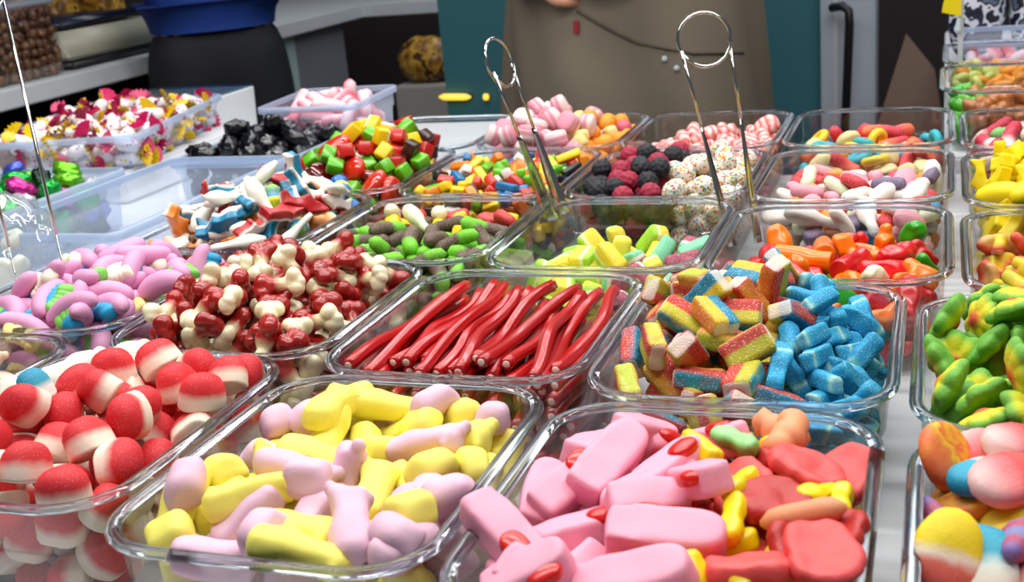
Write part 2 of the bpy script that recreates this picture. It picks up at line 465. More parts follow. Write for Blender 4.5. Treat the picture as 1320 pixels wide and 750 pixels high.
# ------------------------------------------------------------------ candy kinds
def organic(parts, voxel=.0013, it=4, amp=.0008, sc=75, seed=0):
    """melt shapes together into one soft moulded sweet"""
    bmj = bmesh.new()
    for q in (parts if isinstance(parts, list) else [parts]):
        me = bm_mesh('q', q) if isinstance(q, bmesh.types.BMesh) else mesh('q', q[0], q[1])
        bmj.from_mesh(me); bpy.data.meshes.remove(me)
    me = bpy.data.meshes.new('q'); bmj.to_mesh(me); bmj.free()
    ob = bpy.data.objects.new('q', me); col.objects.link(ob)
    md = ob.modifiers.new('r', 'REMESH'); md.mode = 'VOXEL'; md.voxel_size = voxel
    sm = ob.modifiers.new('s', 'SMOOTH'); sm.factor = .5; sm.iterations = it
    dg = bpy.context.evaluated_depsgraph_get(); ev = ob.evaluated_get(dg); me2 = bpy.data.meshes.new_from_object(ev)
    bpy.data.objects.remove(ob); bpy.data.meshes.remove(me)
    bm = bmesh.new(); bm.from_mesh(me2); bpy.data.meshes.remove(me2)
    if amp:
        bm.normal_update()
        for v in bm.verts: v.co += v.normal*(noise.noise(v.co*sc + Vector((seed*5.1, seed*2.3, 0)))*amp*2)
    return bm
def ell(x, y, z, a, b, c):
    return ico(1, 3, lambda q: Vector((x+q.x*a, y+q.y*b, z+q.z*c)))

K = {}
def kind(key, name, label, group, shapes, mat, mode='flat', tilt=0.3, soft=0.001, kids=None, npts=380, sc=1.0):
    """shapes: list of (verts, faces) or bmesh; kids: one function per kind giving [(part name, mesh, matrix)] for a shape index"""
    out = []
    for i, s in enumerate(shapes):
        mt = mat[i % len(mat)] if isinstance(mat, list) else mat
        if isinstance(s, bpy.types.Mesh): me = s
        elif isinstance(s, bmesh.types.BMesh): me = bm_mesh(name, s, mt)
        else: me = mesh(name, s[0], s[1], mt)
        V = np.array([v.co for v in me.vertices]); me.calc_loop_triangles()
        T = np.array([t.vertices for t in me.loop_triangles])
        cen = np.round(V[T].mean(1), 5); T = T[np.lexsort((cen[:, 2], cen[:, 1], cen[:, 0]))]
        A, B, C = V[T[:, 0]], V[T[:, 1]], V[T[:, 2]]
        ar = np.linalg.norm(np.cross(B-A, C-A), axis=1); pick = rng.choice(len(T), npts, p=ar/ar.sum())
        r1 = np.sqrt(rng.random((npts, 1))); r2 = rng.random((npts, 1))
        P = A[pick]*(1-r1) + B[pick]*(r1*(1-r2)) + C[pick]*(r1*r2)
        out.append((me, P*sc, kids(i) if kids else None))
    K[key] = dict(name=name, label=label, group=group, sh=out, mode=mode, tilt=tilt, soft=soft, sc=sc)
    return key

def recol(shape_list, mat):
    """same shapes in another colour"""
    res = []
    for me in shape_list:
        c = me.copy(); c.materials.clear(); c.materials.append(mat); res.append(c)
    return res
def shapes_of(key): return [s[0] for s in K[key]['sh']]

# --- strawberry hats
hat = [pillow(sup(.0148, .0112, 2.2), .030, 26, 7, e=.55, topk=1.4, botk=.16, jit=.0010, seed=i) for i in range(3)]
kind('hat', 'strawberry_hat', 'red and white sugared strawberry hat', 'strawberry hats', hat,
     ramp('hat_red_white', 'z', -.003, .021, [(0, 'F6E9D6'), (.34, 'F4DECB'), (.56, 'DC2E34'), (1, 'D3202A')], .65, sugar=.12, wob=.004), mode='any')
kind('hat_b', 'sugared_hat', 'blue and white sugared hat among red hats', 'blue hats', recol(shapes_of('hat')[:1], ramp('hat_blue_white', 'z', -.003, .021, [(0, 'EFEBDD'), (.35, 'E9EEE6'), (.55, '2A9CB8'), (1, '1E86A8')], .65, sugar=.18)), None, mode='any')
kind('disc_w', 'foam_disc', 'greenish white foam disc beside the red strawberry hats', 'white foam discs',
     [pillow(sup(.0155, .0125), .013, jit=.0012, seed=i, e=.5) for i in range(2)], plain('white_foam', 'E6E8D8', .7, bump=.25), tilt=.6)
# --- foam feet
def foot(L, Wd, sd):
    q = [(-.5, -.30), (-.5, .30), (-.25, .40), (.0, .32), (.2, .42), (.38, .46), (.42, -.36), (.15, -.38), (-.1, -.34), (-.3, -.42)]
    b0 = slab([(x*L, y*Wd) for x, y in smooth_poly(q, 1)], .0165, .0062, 3)
    toes = [ell(L*(.42-.03*k), Wd*(.40-.19*k), .001, .0038-.0003*k, .0028, .0042) for k in range(5)]
    return organic([b0] + toes, .0013, 4, .0011, 60, sd)
feet = [foot(.046, .024, 1), foot(.042, .022, 5), foot(.048, .021, 9)]
chunks = lambda s0: [organic(rbox(.024, .019, .017, .006, 3, .15), .0013, 4, .0012, 70, s0), organic(rbox(.022, .020, .018, .0055, 3, .05), .0013, 4, .0012, 70, s0+4), organic(rbox(.031, .021, .016, .006, 3, .3), .0013, 5, .0014, 60, s0+8)]
M['yfoam'] = plain('yellow_foam', 'F6EA6A', .6, bump=.1, vary=.07)
M['lfoam'] = plain('lilac_foam', 'E2B8CC', .6, bump=.1, vary=.06)
kind('ft_y', 'foam_sweet', 'pale yellow foam foot shaped sweet', 'yellow foam feet', feet, M['yfoam'])
kind('ft_l', 'foam_sweet', 'pale lilac foam foot shaped sweet', 'lilac foam feet', recol(shapes_of('ft_y'), M['lfoam']), None)
kind('ck_y', 'foam_chunk', 'short yellow foam chunk among foam feet', 'yellow foam chunks', chunks(1), M['yfoam'], tilt=.5)
kind('ck_l', 'foam_chunk', 'short lilac foam chunk among foam feet', 'lilac foam chunks', recol(shapes_of('ck_y'), M['lfoam']), None, tilt=.5)
kind('ft_p', 'foam_shape', 'pale peach foam foot shape', 'peach foam feet', recol(shapes_of('ft_y'), plain('peach_foam', 'EBC6AE', .6, bump=.1)), None)
# --- pink tongues tub
def tongue(L, Wd, T, sd):
    q = [(-.5, -.40), (-.5, .40), (-.42, .46), (.25, .50), (.42, .40), (.5, .18), (.5, -.18), (.42, -.40), (.25, -.5), (-.42, -.46)]
    return organic(slab([(x*L, y*Wd) for x, y in smooth_poly(q, 1)], T, .0045, 3), .0014, 3, .0007, 55, sd)
M['pink'] = plain('pink_foam', 'EFA0B6', .55, bump=.08, vary=.06)
M['redgel'] = plain('red_jelly', 'D41A12', .3, bump=.05, coat=.3)
lip = mesh('red_tongue', *pillow(sup(.0085, .0065), .008), M['redgel'])
tsh = [tongue(.050, .022, .017, 1), tongue(.056, .024, .018, 3), tongue(.042, .021, .016, 6)]
kind('tng', 'foam_tongue', 'pink foam tongue slab with red spot', 'pink foam tongues', tsh, M['pink'], tilt=.4,
     kids=lambda i: [('red_tongue', lip, Matrix.Translation(((.012, -.004, .0068) if i == 0 else (-.010, .0115, .0) if i == 1 else (.008, -.009, .003))))])
bar = lambda L, w_, s: organic(slab(smooth_poly([(-.5*L, -.4*w_), (-.5*L, .4*w_), (-.2*L, .5*w_), (0, .38*w_), (.22*L, .5*w_), (.5*L, .38*w_), (.5*L, -.38*w_), (.2*L, -.5*w_), (0, -.4*w_), (-.22*L, -.5*w_)], 1), .011, .004, 3), .0011, 3, .0010, 90, s)
kind('bar_y', 'gummy_bar', 'bright yellow gummy bar among pink foam tongues', 'yellow gummy bars', [bar(.034, .013, 1), bar(.030, .012, 2)], plain('yellow_gum', 'F0D400', .4, bump=.08, coat=.2))
kind('bar_g', 'gummy_bar', 'mint green gummy bar lying on pink foam tongues', 'green gummy bars', recol(shapes_of('bar_y'), ramp('mint_gum', 'z', -.006, .006, [(0, '6FA32A'), (.5, '8CC85A'), (1, '9CDB90')], .4, bump=.08)), None)
cor = lambda s: organic(slab(smooth_poly([(-.021, -.010), (-.018, .012), (-.004, .017), (.012, .015), (.021, .004), (.018, -.013), (.002, -.017)], 1), .010, .0035, 3), .0012, 3, .0012, 90, s)
kind('coral', 'gummy_slab', 'flat coral red gummy slab by pink tongues', 'coral gummy slabs', [cor(1), cor(4), cor(8)], plain('coral_gum', 'E2514F', .5, bump=.35, vary=.10, nscale=260), tilt=.5)
kind('coral_d', 'gummy_slab', 'deep red gummy slab by pink tongues', 'deep red gummy slabs', recol(shapes_of('coral'), plain('deepred_gum', 'B5251F', .45, bump=.35, nscale=260)), None, tilt=.5)
kind('peach', 'peach_gummy', 'peach coloured lumpy gummy beside coral slabs', 'peach gummies',
     [tube([((i/8-.5)*.036, .002*math.sin(i), 0) for i in range(9)], rprof(9, .009, lambda t: 1+.2*math.sin(t*17)), 12), tube([((i/8-.5)*.044, 0, 0) for i in range(9)], rprof(9, .0068), 12)], plain('peach_gum', 'EB9A6C', .55, bump=.15, vary=.1))
# --- sugared shells (D1)
ov = [pillow(sup(.0215, .0155, 2.2), .017, e=.65, jit=.0008, seed=i) for i in range(2)]
kind('sh_y', 'sugared_shell', 'oval sugared shell, yellow white and coral', 'yellow shells', ov, ramp('shell_yellow', 'x', -.021, .021, [(0, 'D9504A'), (.3, 'DB6A58'), (.42, 'F3E3D0'), (.55, 'F5D91E'), (1, 'F2D312')], .6, sugar=.1, wob=.006))
kind('sh_b', 'sugared_shell', 'oval sugared shell going from white to turquoise', 'turquoise shells', recol(shapes_of('sh_y'), ramp('shell_blue', 'x', -.021, .021, [(0, 'E9DCC8'), (.35, 'D8DDD0'), (.55, '2BA7C0'), (1, '1592B4')], .6, sugar=.1, wob=.006)), None)
kind('sh_c', 'sugared_shell', 'coral pink sugared shell with a pale end', 'coral shells', recol(shapes_of('sh_y'), ramp('shell_coral', 'x', -.021, .021, [(0, 'F0C9C4'), (.35, 'EA7F80'), (.6, 'E04A4A'), (1, 'E8593A')], .6, sugar=.1, wob=.006)), None)
kind('sh_v', 'sugared_cone', 'purple and red striped sugared cone', 'striped cones', [tube([((i/8-.5)*.042, 0, 0) for i in range(9)], [.003, .005, .0065, .008, .0095, .0108, .0115, .011, .006], 14)],
     ramp('cone_stripes', 'x', -.021, .021, [(0, '7A6AB0'), (.2, 'B04A62'), (.4, '6F8AC0'), (.6, 'B8445A'), (.8, '7E74B4'), (1, 'B5506A')], .6, sugar=.1, wob=.006))
kind('sh_o', 'sugared_disc', 'round orange and yellow marbled sugared disc', 'marbled discs', [pillow(lambda t: .020, .012, e=.5)], ramp('disc_marble', 'x', -.022, .022, [(0, 'E8683A'), (.3, 'EE8A38'), (.45, 'F4C51E'), (.55, 'E8683A'), (.7, 'F0B020'), (1, 'E45A48')], .6, sugar=.08, wob=.05))
# --- twin hearts
bone = lambda s: organic([ell(sx*.0105, sy*.0042, 0, .0062, .0060, .0058) for sx in (-1, 1) for sy in (-1, 1)] + [ell(0, 0, 0, .0115, .0058, .0058), ell(-.014, 0, 0, .004, .004, .0045), ell(.014, 0, 0, .004, .004, .0045)], .0011, 4, .0013, 80, s)
kind('heart', 'twin_heart_gummy', 'glossy red and cream twin heart gummy', 'twin heart gummies', [bone(1), bone(3), bone(7)],
     ramp('heart_red_cream', 'x', -.018, .018, [(0, '98130F'), (.44, 'A5211A'), (.62, 'E8DCB0'), (1, 'EFE8C6')], .30, bump=.06, coat=.35, wob=.004, vary=.12), mode='any', soft=.003)
# --- liquorice ropes
M['rope'] = plain('red_liquorice', 'B50C0E', .28, bump=.12, coat=.4, vary=.10, nscale=420)
M['fill'] = plain('white_filling', 'F3D9CF', .6, bump=.1)
core = mesh('filling', *pillow(lambda t: .0029, .0016, 12, 3), M['fill'])
ropes = []; rope_ends = []
for i in range(14):
    L = random.uniform(.150, .195); a, b = random.uniform(-.005, .005), random.uniform(-.003, .003); ph = random.uniform(0, 6); zc = random.uniform(.0, .008)
    pth = [((t-.5)*L, a*math.sin(t*4.2+ph)+b*math.sin(t*9+ph*2), .0035*math.sin(t*7+ph)+zc*max(0, t-.75)*4) for t in [k/17 for k in range(18)]]
    V, Fc = tube(pth, [.0053]*18, 15, groove=(6, .24, .05)); ropes.append((V, Fc))
    p0, p1 = Vector(pth[0]), Vector(pth[-1]); d0 = (p0-Vector(pth[1])).normalized(); d1 = (p1-Vector(pth[-2])).normalized()
    rope_ends.append([(p0, d0), (p1, d1)])
def rope_kids(i): return [('filling', core, Matrix.Translation(p) @ d.to_track_quat('Z', 'Y').to_matrix().to_4x4()) for p, d in rope_ends[i]]
kind('rope', 'liquorice_rope', 'long red liquorice rope with white filling', 'red liquorice ropes', ropes, M['rope'], mode='rope', soft=.003, kids=rope_kids, npts=900)
# --- rainbow bricks
def brickmat(name, stops):
    mt = ramp(name, 'y', -.0108, .0108, stops, .6, sugar=.70, bump=.6, wob=.0016, vary=.08, nscale=900)
    nt = mt.node_tree; N = nt.nodes; L = nt.links; p_ = N['Principled BSDF']
    src = p_.inputs['Base Color'].links[0].from_socket
    tc = N.new('ShaderNodeTexCoord'); sx = N.new('ShaderNodeSeparateXYZ'); L.new(tc.outputs['Object'], sx.inputs[0])
    ab = N.new('ShaderNodeMath'); ab.operation = 'ABSOLUTE'; L.new(sx.outputs[0], ab.inputs[0])
    gt = N.new('ShaderNodeMapRange'); gt.inputs['From Min'].default_value = .0165; gt.inputs['From Max'].default_value = .0171; gt.inputs['To Max'].default_value = .7; L.new(ab.outputs[0], gt.inputs['Value'])
    mx = N.new('ShaderNodeMix'); mx.data_type = 'RGBA'; L.new(gt.outputs[0], mx.inputs['Factor']); L.new(src, mx.inputs[6]); mx.inputs[7].default_value = (.85, .78, .7, 1)
    L.new(mx.outputs[2], p_.inputs['Base Color']); return mt
bk = [organic(rbox(.035, .0215, .0140, .0035, 3), .0010, 2, .0005, 90, i) for i in range(5)]
kind('brick', 'rainbow_brick', 'sugar coated striped rainbow sour brick', 'rainbow sour bricks', bk, [
    brickmat('brick_a', [(0, '2A9AAE'), (.07, 'C0B820'), (.46, 'C4BA1C'), (.54, 'C93A28'), (.94, 'C8382A'), (1, 'D88A28')]),
    brickmat('brick_b', [(0, 'BFC42A'), (.10, 'D9962A'), (.40, 'D8842A'), (.54, 'C23C2E'), (.93, 'C4382A'), (1, '2E9BAE')]),
    brickmat('brick_c', [(0, 'C8402E'), (.07, '1480A4'), (.45, '1A86A8'), (.55, 'DCB818'), (.93, 'DAB416'), (1, 'D87030')]),
    brickmat('brick_d', [(0, '1E8CA8'), (.08, 'C83A2A'), (.5, 'C63A2A'), (.6, 'D08A28'), (.92, 'CC9A24'), (1, 'B4C030')]),
    brickmat('brick_e', [(0, 'D8902A'), (.09, 'BDB41E'), (.5, 'B8B420'), (.6, 'C44A30'), (.9, 'C23A2C'), (1, 'C8C030')])], mode='any', soft=.0025)
# --- blue sours
bl = [organic(slab(smooth_poly([(x*.042, y*.019) for x, y in [(-.5, -.2), (-.48, .25), (-.25, .42), (.05, .5), (.25, .42), (.5, .1), (.5, -.1), (.2, -.45), (-.2, -.42)]], 1), .014, .004, 2), .0011, 3, .0010, 80, 1),
      organic(rbox(.034, .016, .014, .004, 2, .2), .0011, 3, .0010, 80, 5),
      organic(slab(smooth_poly([(x*.046, y*.018) for x, y in [(-.5, -.12), (-.5, .12), (-.1, .42), (.15, .3), (.35, .5), (.5, .05), (.3, -.45), (0, -.5)]], 1), .0135, .004, 2), .0011, 3, .0010, 80, 9)]
kind('blue', 'blue_sour', 'sugar coated bright blue sour sweet', 'blue sour sweets', bl,
     ramp('blue_sour', 'x', -.022, .022, [(0, '168CB4'), (.14, '1E9CC4'), (.2, 'A4D0C2'), (.27, '34A8C4'), (.36, '1494C2'), (1, '1A9ECA')], .65, sugar=.45, bump=.5, wob=.006, vary=.12, nscale=900), mode='any', soft=.0025)
# --- turtles
def rzmat(name, stops, lo, hi, zk):
    mt = ramp(name, 'r', lo, hi, stops, .65, sugar=.12, bump=.3, wob=.004)
    nt = mt.node_tree; N = nt.nodes; L = nt.links
    mr = [n for n in N if n.type == 'MAP_RANGE' and abs(n.inputs['From Max'].default_value-(hi+.002)) < 1e-6][0]
    src = mr.inputs['Value'].links[0].from_socket
    tc = N.new('ShaderNodeTexCoord'); sx = N.new('ShaderNodeSeparateXYZ'); L.new(tc.outputs['Object'], sx.inputs[0])
    ma = N.new('ShaderNodeMath'); ma.operation = 'MULTIPLY_ADD'; L.new(sx.outputs[2], ma.inputs[0]); ma.inputs[1].default_value = -zk; L.new(src, ma.inputs[2])
    L.new(ma.outputs[0], mr.inputs['Value']); return mt
def turtle(i):
    lb = [ico(1, 3, lambda q, a_=2*PI*k/7+.2: Matrix.Rotation(a_, 3, 'Z') @ Vector((.0098+q.x*.0108, q.y*.0078, .001+q.z*.0082*(1-.25*q.x)))) for k in range(7)]
    bm = organic([ell(0, 0, .001, .0105, .0105, .0105)] + lb, .0011, 4, .0006, 90, i)
    for v in bm.verts:
        if v.co.z < 0: v.co.z *= .5
    return bm
tu = [turtle(i) for i in range(2)]
kind('turtle', 'sugared_turtle', 'green scalloped sugared turtle with yellow and red back', 'sugared turtles', tu, rzmat('turtle', [(0, 'D8402A'), (.22, 'DE5A2A'), (.42, 'E8D41E'), (.66, 'C8CF22'), (.86, '72B034'), (1, '66A836')], -.027, .014, 2.0), mode='any')
# --- worms
def worm(L, r, bend, sd): return tube(arc(L, bend, 13, .001), rprof(13, r, lambda t: 1+.05*math.sin(t*40+sd)), 12)
wm = [worm(.050, .0075, .3, 1), worm(.046, .0078, 1.3, 2), worm(.052, .0072, -.8, 3)]
kind('worm_bg', 'sour_worm', 'sour worm half greyish brown half green', 'brown and green worms', wm, ramp('worm_brown_green', 'x', -.025, .025, [(0, '64503F'), (.58, '604C3C'), (.68, '6FBF22'), (1, '74CC22')], .6, sugar=.35, bump=.4, vary=.12, nscale=800), tilt=.45, soft=.003)
kind('gum_y', 'gummy_cube', 'bright yellow gummy cube behind the brown and green worms', 'yellow cubes behind worms', [rbox(.018, .016, .015, .004, 2, .1, 0, .001, 3)], plain('yellow_gum2', 'F2CE10', .4, bump=.1), mode='any')
kind('btl_w', 'gummy_bottle', 'creamy white gummy bottle behind the brown and green worms', 'white bottles behind worms', [tube([((i/10-.5)*.05, 0, 0) for i in range(11)], [.004, .0075, .0085, .0085, .0085, .008, .006, .0045, .0045, .0048, .003], 12)], plain('cream_gum', 'EFE6C4', .45, bump=.1))
kind('gum_r', 'gummy_heart', 'coral red gummy behind the brown and green worms', 'red gummies behind worms', [pillow(sup(.015, .012), .014, jit=.001)], plain('coral_gum2', 'D8403C', .5, sugar=.2))
# --- slices (B3)
def slice_(name, body, white, rind): return ramp(name, 'y', -.0085, .0085, [(0, body), (.52, body), (.60, white), (.70, white), (.76, rind), (1, rind)], .65, sugar=.35, bump=.45, wob=.001, nscale=800)
sl = [rbox(.027, .0175, .0125, .0035, 2, .12, 1, .001, i) for i in range(3)]
kind('lime', 'lemon_slice', 'yellow and lime sugared slice', 'lemon lime slices', sl, slice_('lime_slice', 'EFD83A', 'EDF0B0', 'A6DC3C'), mode='any')
kind('melon', 'watermelon_slice', 'dusky pink and mint sugared slice', 'watermelon slices', recol(shapes_of('lime'), slice_('melon_slice', 'A64E62', 'E6D2CC', '7CCDA0')), None, mode='any')
# --- glossy chews (C3)
chew = lambda s: [organic(slab(smooth_poly([(-.018, -.006), (-.018, .005), (-.004, .0085), (.010, .007), (.018, .002), (.015, -.006), (0, -.008)], 1), .013, .0045, 3), .0011, 3, .0013, 90, s), organic([rbox(.020, .015, .014, .0035, 3, .2), ell(.008, .004, .002, .006, .005, .006)], .0011, 3, .0013, 90, s+3), organic(tube([((i/8-.5)*.038, 0, 0) for i in range(9)], [.0075]*9, 14), .0011, 2, .0006, 80, s)]
kind('ch_r', 'chewy_pepper', 'glossy red chew among orange and green ones', 'red chews', chew(1), plain('red_chew', 'D0121A', .28, bump=.06, coat=.35, vary=.15), mode='any', soft=.003)
for kk, nm, cc in (('o', 'orange', 'F07A08'), ('g', 'green', '2AA012'), ('c', 'cream', 'F0DEBC')):
    kind('ch_'+kk, 'chewy_pepper', f'glossy {nm} chew among red chews', f'{nm} chews', recol(shapes_of('ch_r'), plain(nm+'_chew', cc, .28, bump=.06, coat=.35, vary=.1)), None, mode='any', soft=.003)
# --- dentures
def crescent(L, r, bend): return tube(arc(L, bend, 15), rprof(15, r, lambda t: .75+.35*math.sin(t*PI)), 12)
M['gum'] = plain('pink_gum', 'DE9CC2', .55, bump=.08, vary=.06)
tooth = pillow(sup(.0056, .0082), .0135, 14, 5)
TM = [mesh('tooth', *tooth, plain(n_, c_, .5, bump=.08)) for n_, c_ in (('tooth_white', 'F1EBCF'), ('tooth_green', '7FD058'), ('tooth_blue', '1E9FD0'), ('tooth_yellow', 'F2E08A'))]
def teeth(ci):
    def f(i):
        pts = [Vector(p) for p in arc(.056, 1.5, 15)]; out = []
        for q in (3, 5, 7, 9, 11):
            tg = (pts[q+1]-pts[q-1]).normalized(); nrm = Vector((-tg.y, tg.x, 0))
            out.append(('tooth', TM[ci], Matrix.Translation(pts[q] + nrm*.0112) @ Matrix.Rotation(math.atan2(tg.y, tg.x), 4, 'Z')))
        return out
    return f
for ci, nm in enumerate(('white', 'green', 'blue', 'yellow')):
    kind('dent'+str(ci), 'foam_denture', f'pink foam denture with {nm} teeth', f'dentures with {nm} teeth', [crescent(.056, .0082, 1.5)], M['gum'], tilt=.6, soft=.003, kids=teeth(ci))
kind('ban', 'foam_banana', 'smooth pink foam banana among the toothed dentures', 'pink foam bananas', [crescent(.058, .0105, .9), crescent(.052, .0100, 1.4)], M['gum'], tilt=.5, soft=.003)
# --- dolphins
dol = lambda k_, s: organic(slab(smooth_poly([(x*.052*k_, y*.052*k_) for x, y in [(.50, .0), (.36, .10), (.12, .15), (.05, .26), (-.06, .17), (-.28, .09), (-.42, .20), (-.50, .22), (-.44, .03), (-.47, -.10), (-.36, -.05), (-.15, -.05), (.05, -.10), (.02, -.20), (.14, -.11), (.32, -.07)]], 1), .0125*k_, .0042*k_, 3), .0011, 2, .0008, 80, s)
zz = lambda nm, top, bot: ramp(nm, 'z', -.007, .007, [(0, bot), (.26, bot), (.42, top), (1, top)], .38, bump=.06, coat=.2, wob=.004)
kind('dol_b', 'dolphin_gummy', 'teal blue and white dolphin gummy', 'blue dolphin gummies', [dol(.95, 1), dol(.85, 4)], zz('dolphin_blue', '0F7FA6', 'EFEDE0'), mode='any', soft=.003)
for kk, nm, a, b in (('o', 'orange', 'EE8212', 'F2E6D2'), ('r', 'red', 'B81218', 'EFE2DA')):
    kind('dol_'+kk, 'dolphin_gummy', f'{nm} and white dolphin gummy', f'{nm} dolphin gummies', recol(shapes_of('dol_b'), zz('dolphin_'+nm, a, b)), None, mode='any', soft=.003)
kind('spoon', 'white_gummy', 'white spoon shaped gummy among the dolphin gummies', 'white spoon gummies', [tube([((i/10-.5)*.05, 0, 0) for i in range(11)], [.003, .0045, .0045, .0045, .0055, .007, .0085, .009, .008, .0055, .003], 12, flat=.7)], plain('white_gum', 'EEEBDD', .4, bump=.08))
kind('frog', 'striped_gummy', 'blue green and yellow striped gummy', 'striped gummies', [tube([((i/10-.5)*.038, 0, 0) for i in range(11)], rprof(11, .009, lambda t: 1+.25*math.sin(t*14)), 12)], ramp('frog', 'x', -.019, .019, [(0, '1466B4'), (.3, '1466B4'), (.36, '8CC81E'), (.6, 'EFD61E'), (.66, '1C7FC0'), (1, '9ACB1E')], .4, bump=.06, coat=.2), mode='any')
kind('clown', 'striped_gummy', 'pale orange and white lumpy gummy', 'orange white gummies', recol(shapes_of('frog'), ramp('clown', 'x', -.019, .019, [(0, 'F0A060'), (.4, 'EE9A58'), (.55, 'F2E4D0'), (.75, 'F2E4D0'), (.9, 'EE8A3A'), (1, 'EE8A3A')], .45, bump=.06)), None, mode='any')
kind('dol_y', 'yellow_dolphin', 'bright yellow gummy dolphin in the all yellow tub', 'yellow dolphins', [dol(1.15, 2), dol(1.0, 7)] + [crescent(.052, .010, .8)], plain('yellow_dolphin', 'F6DE10', .5, bump=.1, vary=.06), mode='any', soft=.003)
# --- cubes and cherries (Z4)
kind('chry', 'cherry_jelly', 'dark glossy cherry jelly near coloured cubes', 'cherry jellies', [pillow(lambda t: .0165*(1-.15*math.cos(2*t)), .016, e=.7, jit=.0006)], plain('cherry_gel', '6E0A10', .12, bump=.03, coat=.8, vary=.2), mode='any', soft=.003)
kind('chry_r', 'cherry_jelly', 'bright red jelly beside the dark cherry jellies', 'red jellies', recol(shapes_of('chry'), plain('red_gel', 'D22814', .15, bump=.03, coat=.7)), None, mode='any', soft=.003)
cb = [rbox(.0165, .014, .013, .0018, 2)]
kind('cb_y', 'liquorice_cube', 'small yellow cube sweet with white side', 'yellow cubes', cb, ramp('cube_yellow', 'z', -.0065, .0065, [(0, 'F2E8D0'), (.2, 'F0E2B8'), (.26, 'EBC50E'), (1, 'EBC50E')], .35, bump=.05), mode='any')
for kk, nm, cc in (('r', 'red', 'BE1A14'), ('g', 'green', '5FB81A'), ('d', 'dark brown', '3A1A12')):
    kind('cb_'+kk, 'liquorice_cube', f'small {nm} cube sweet among yellow cubes', f'{nm} cubes', recol(shapes_of('cb_y'), plain('cube_'+kk, cc, .3, bump=.05, coat=.3, vary=.15)), None, mode='any')
# --- rods (A4)
rd = [rbox(.026, .0085, .0085, .0018, 2), rbox(.016, .0095, .0095, .002, 2)]
first = True
for nm, cc in (('orange', 'EE8410'), ('yellow', 'F0CC14'), ('blue', '0F6FA8'), ('white', 'EDE9E2'), ('black', '1C1E24'), ('red', 'D23428'), ('green', '66B81C')):
    sh_ = rd if first else recol(shapes_of('rod_orange'), plain('rod_'+nm, cc, .35, bump=.05, coat=.2))
    kind('rod_'+nm, 'liquorice_rod', f'{nm} liquorice rod among other coloured rods', f'{nm} rods', sh_, plain('rod_'+nm, cc, .35, bump=.05, coat=.2) if first else None, mode='any')
    first = False
# --- berries and sprinkle balls
FIB = [Vector((math.sqrt(1-z_*z_)*math.cos(2.39996*i_), math.sqrt(1-z_*z_)*math.sin(2.39996*i_), z_)) for i_, z_ in [(k, 1-2*(k+.5)/46) for k in range(46)]]
def bumpy(r, k, a):
    def f(c):
        n = c.normalized(); d = max(n.dot(q) for q in FIB); return c*(1 - a*min(1, (1-d)/.045))
    return f
kind('ber_k', 'berry_gummy', 'bumpy black berry gummy', 'black berries', [ico(.0122, 4, bumpy(.0122, 9, .12))], plain('black_berry', '14161F', .55, sugar=.06, bump=.8, nscale=1200), mode='any')
kind('ber_r', 'berry_gummy', 'bumpy raspberry red berry gummy among black ones', 'red berries', recol(shapes_of('ber_k'), plain('red_berry', 'A5163A', .55, sugar=.06, bump=.8, nscale=1200)), None, mode='any')
kind('spr', 'sprinkle_ball', 'round sweet coated in rainbow sugar beads', 'sprinkle balls', [ico(.0122, 3, lambda c: Vector((c.x*1.05, c.y, c.z*.9)))], speckle('sprinkles', 'EFE8DA', ['F1ECE2', 'E8B21E', 'EFEAE0', '2E9CC0', 'F1ECE2', 'D8452A', 'F0EBE0', '6FB23A', 'F1ECE2', 'EE9A3A'], 420, .6, bump=.9), mode='any')
# --- pale mix (C4)
kind('mx_w', 'bottle_sweet', 'white sugared gummy bottle in the pale mixed tub', 'white mixed gummies', shapes_of('btl_w') and recol(shapes_of('btl_w'), plain('mix_white', 'F2EEE6', .55, sugar=.2)) + [mesh('white_gummy', *pillow(sup(.0165, .0105), .012), plain('mix_white2', 'F0EADF', .6, sugar=.2))], None)
for kk, nm, cc in (('r', 'red', 'CE3A40'), ('p', 'pink', 'E79AA8'), ('b', 'blue', '1F86B8'), ('o', 'orange', 'F0952A'), ('v', 'purple', '7A6A86'), ('g', 'pale green', 'D5E6C0')):
    kind('mx_'+kk, 'mixed_gummy', f'{nm} sugared gummy in the pale mixed tub', f'{nm} mixed gummies', [worm(.034, .0062, .4, 2), pillow(sup(.0135, .010), .012), rbox(.018, .014, .012, .004, 2, .1, 0, .001, 2)], plain('mix_'+kk, cc, .6, sugar=.3, bump=.3))
# --- rings, swirls, mushrooms
kind('ring_t', 'gummy_ring', 'turquoise gummy ring on top of red worms', 'turquoise rings', [ring(.0115, .0055)], plain('ring_teal', '1FA9B8', .5, sugar=.2), tilt=.8)
kind('ring_y', 'gummy_ring', 'yellow gummy ring among red worms', 'yellow rings', recol(shapes_of('ring_t'), plain('ring_yellow', 'F2CC22', .5, sugar=.2)), None, tilt=.8)
kind('w_ro', 'gummy_worm', 'red to orange sugared worm by rings', 'red orange worms', recol(shapes_of('worm_bg'), ramp('worm_ro', 'x', -.025, .025, [(0, 'EE7A4A'), (.4, 'E86048'), (.55, 'D8424E'), (1, 'D23A4A')], .6, sugar=.3)), None)
kind('lem_p', 'lemon_gummy', 'pale yellow sugared gummy by rings', 'pale yellow gummies', [pillow(sup(.015, .012), .014, jit=.001)], plain('pale_lemon', 'EBD79A', .6, sugar=.25))
kind('w_rw', 'sugared_worm', 'raspberry red and white sugared worm', 'red white worms', recol(shapes_of('worm_bg'), ramp('worm_rw', 'x', -.025, .025, [(0, 'F0DCD4'), (.3, 'EFD0CC'), (.5, 'C8304A'), (1, 'BE2440')], .6, sugar=.25)), None)
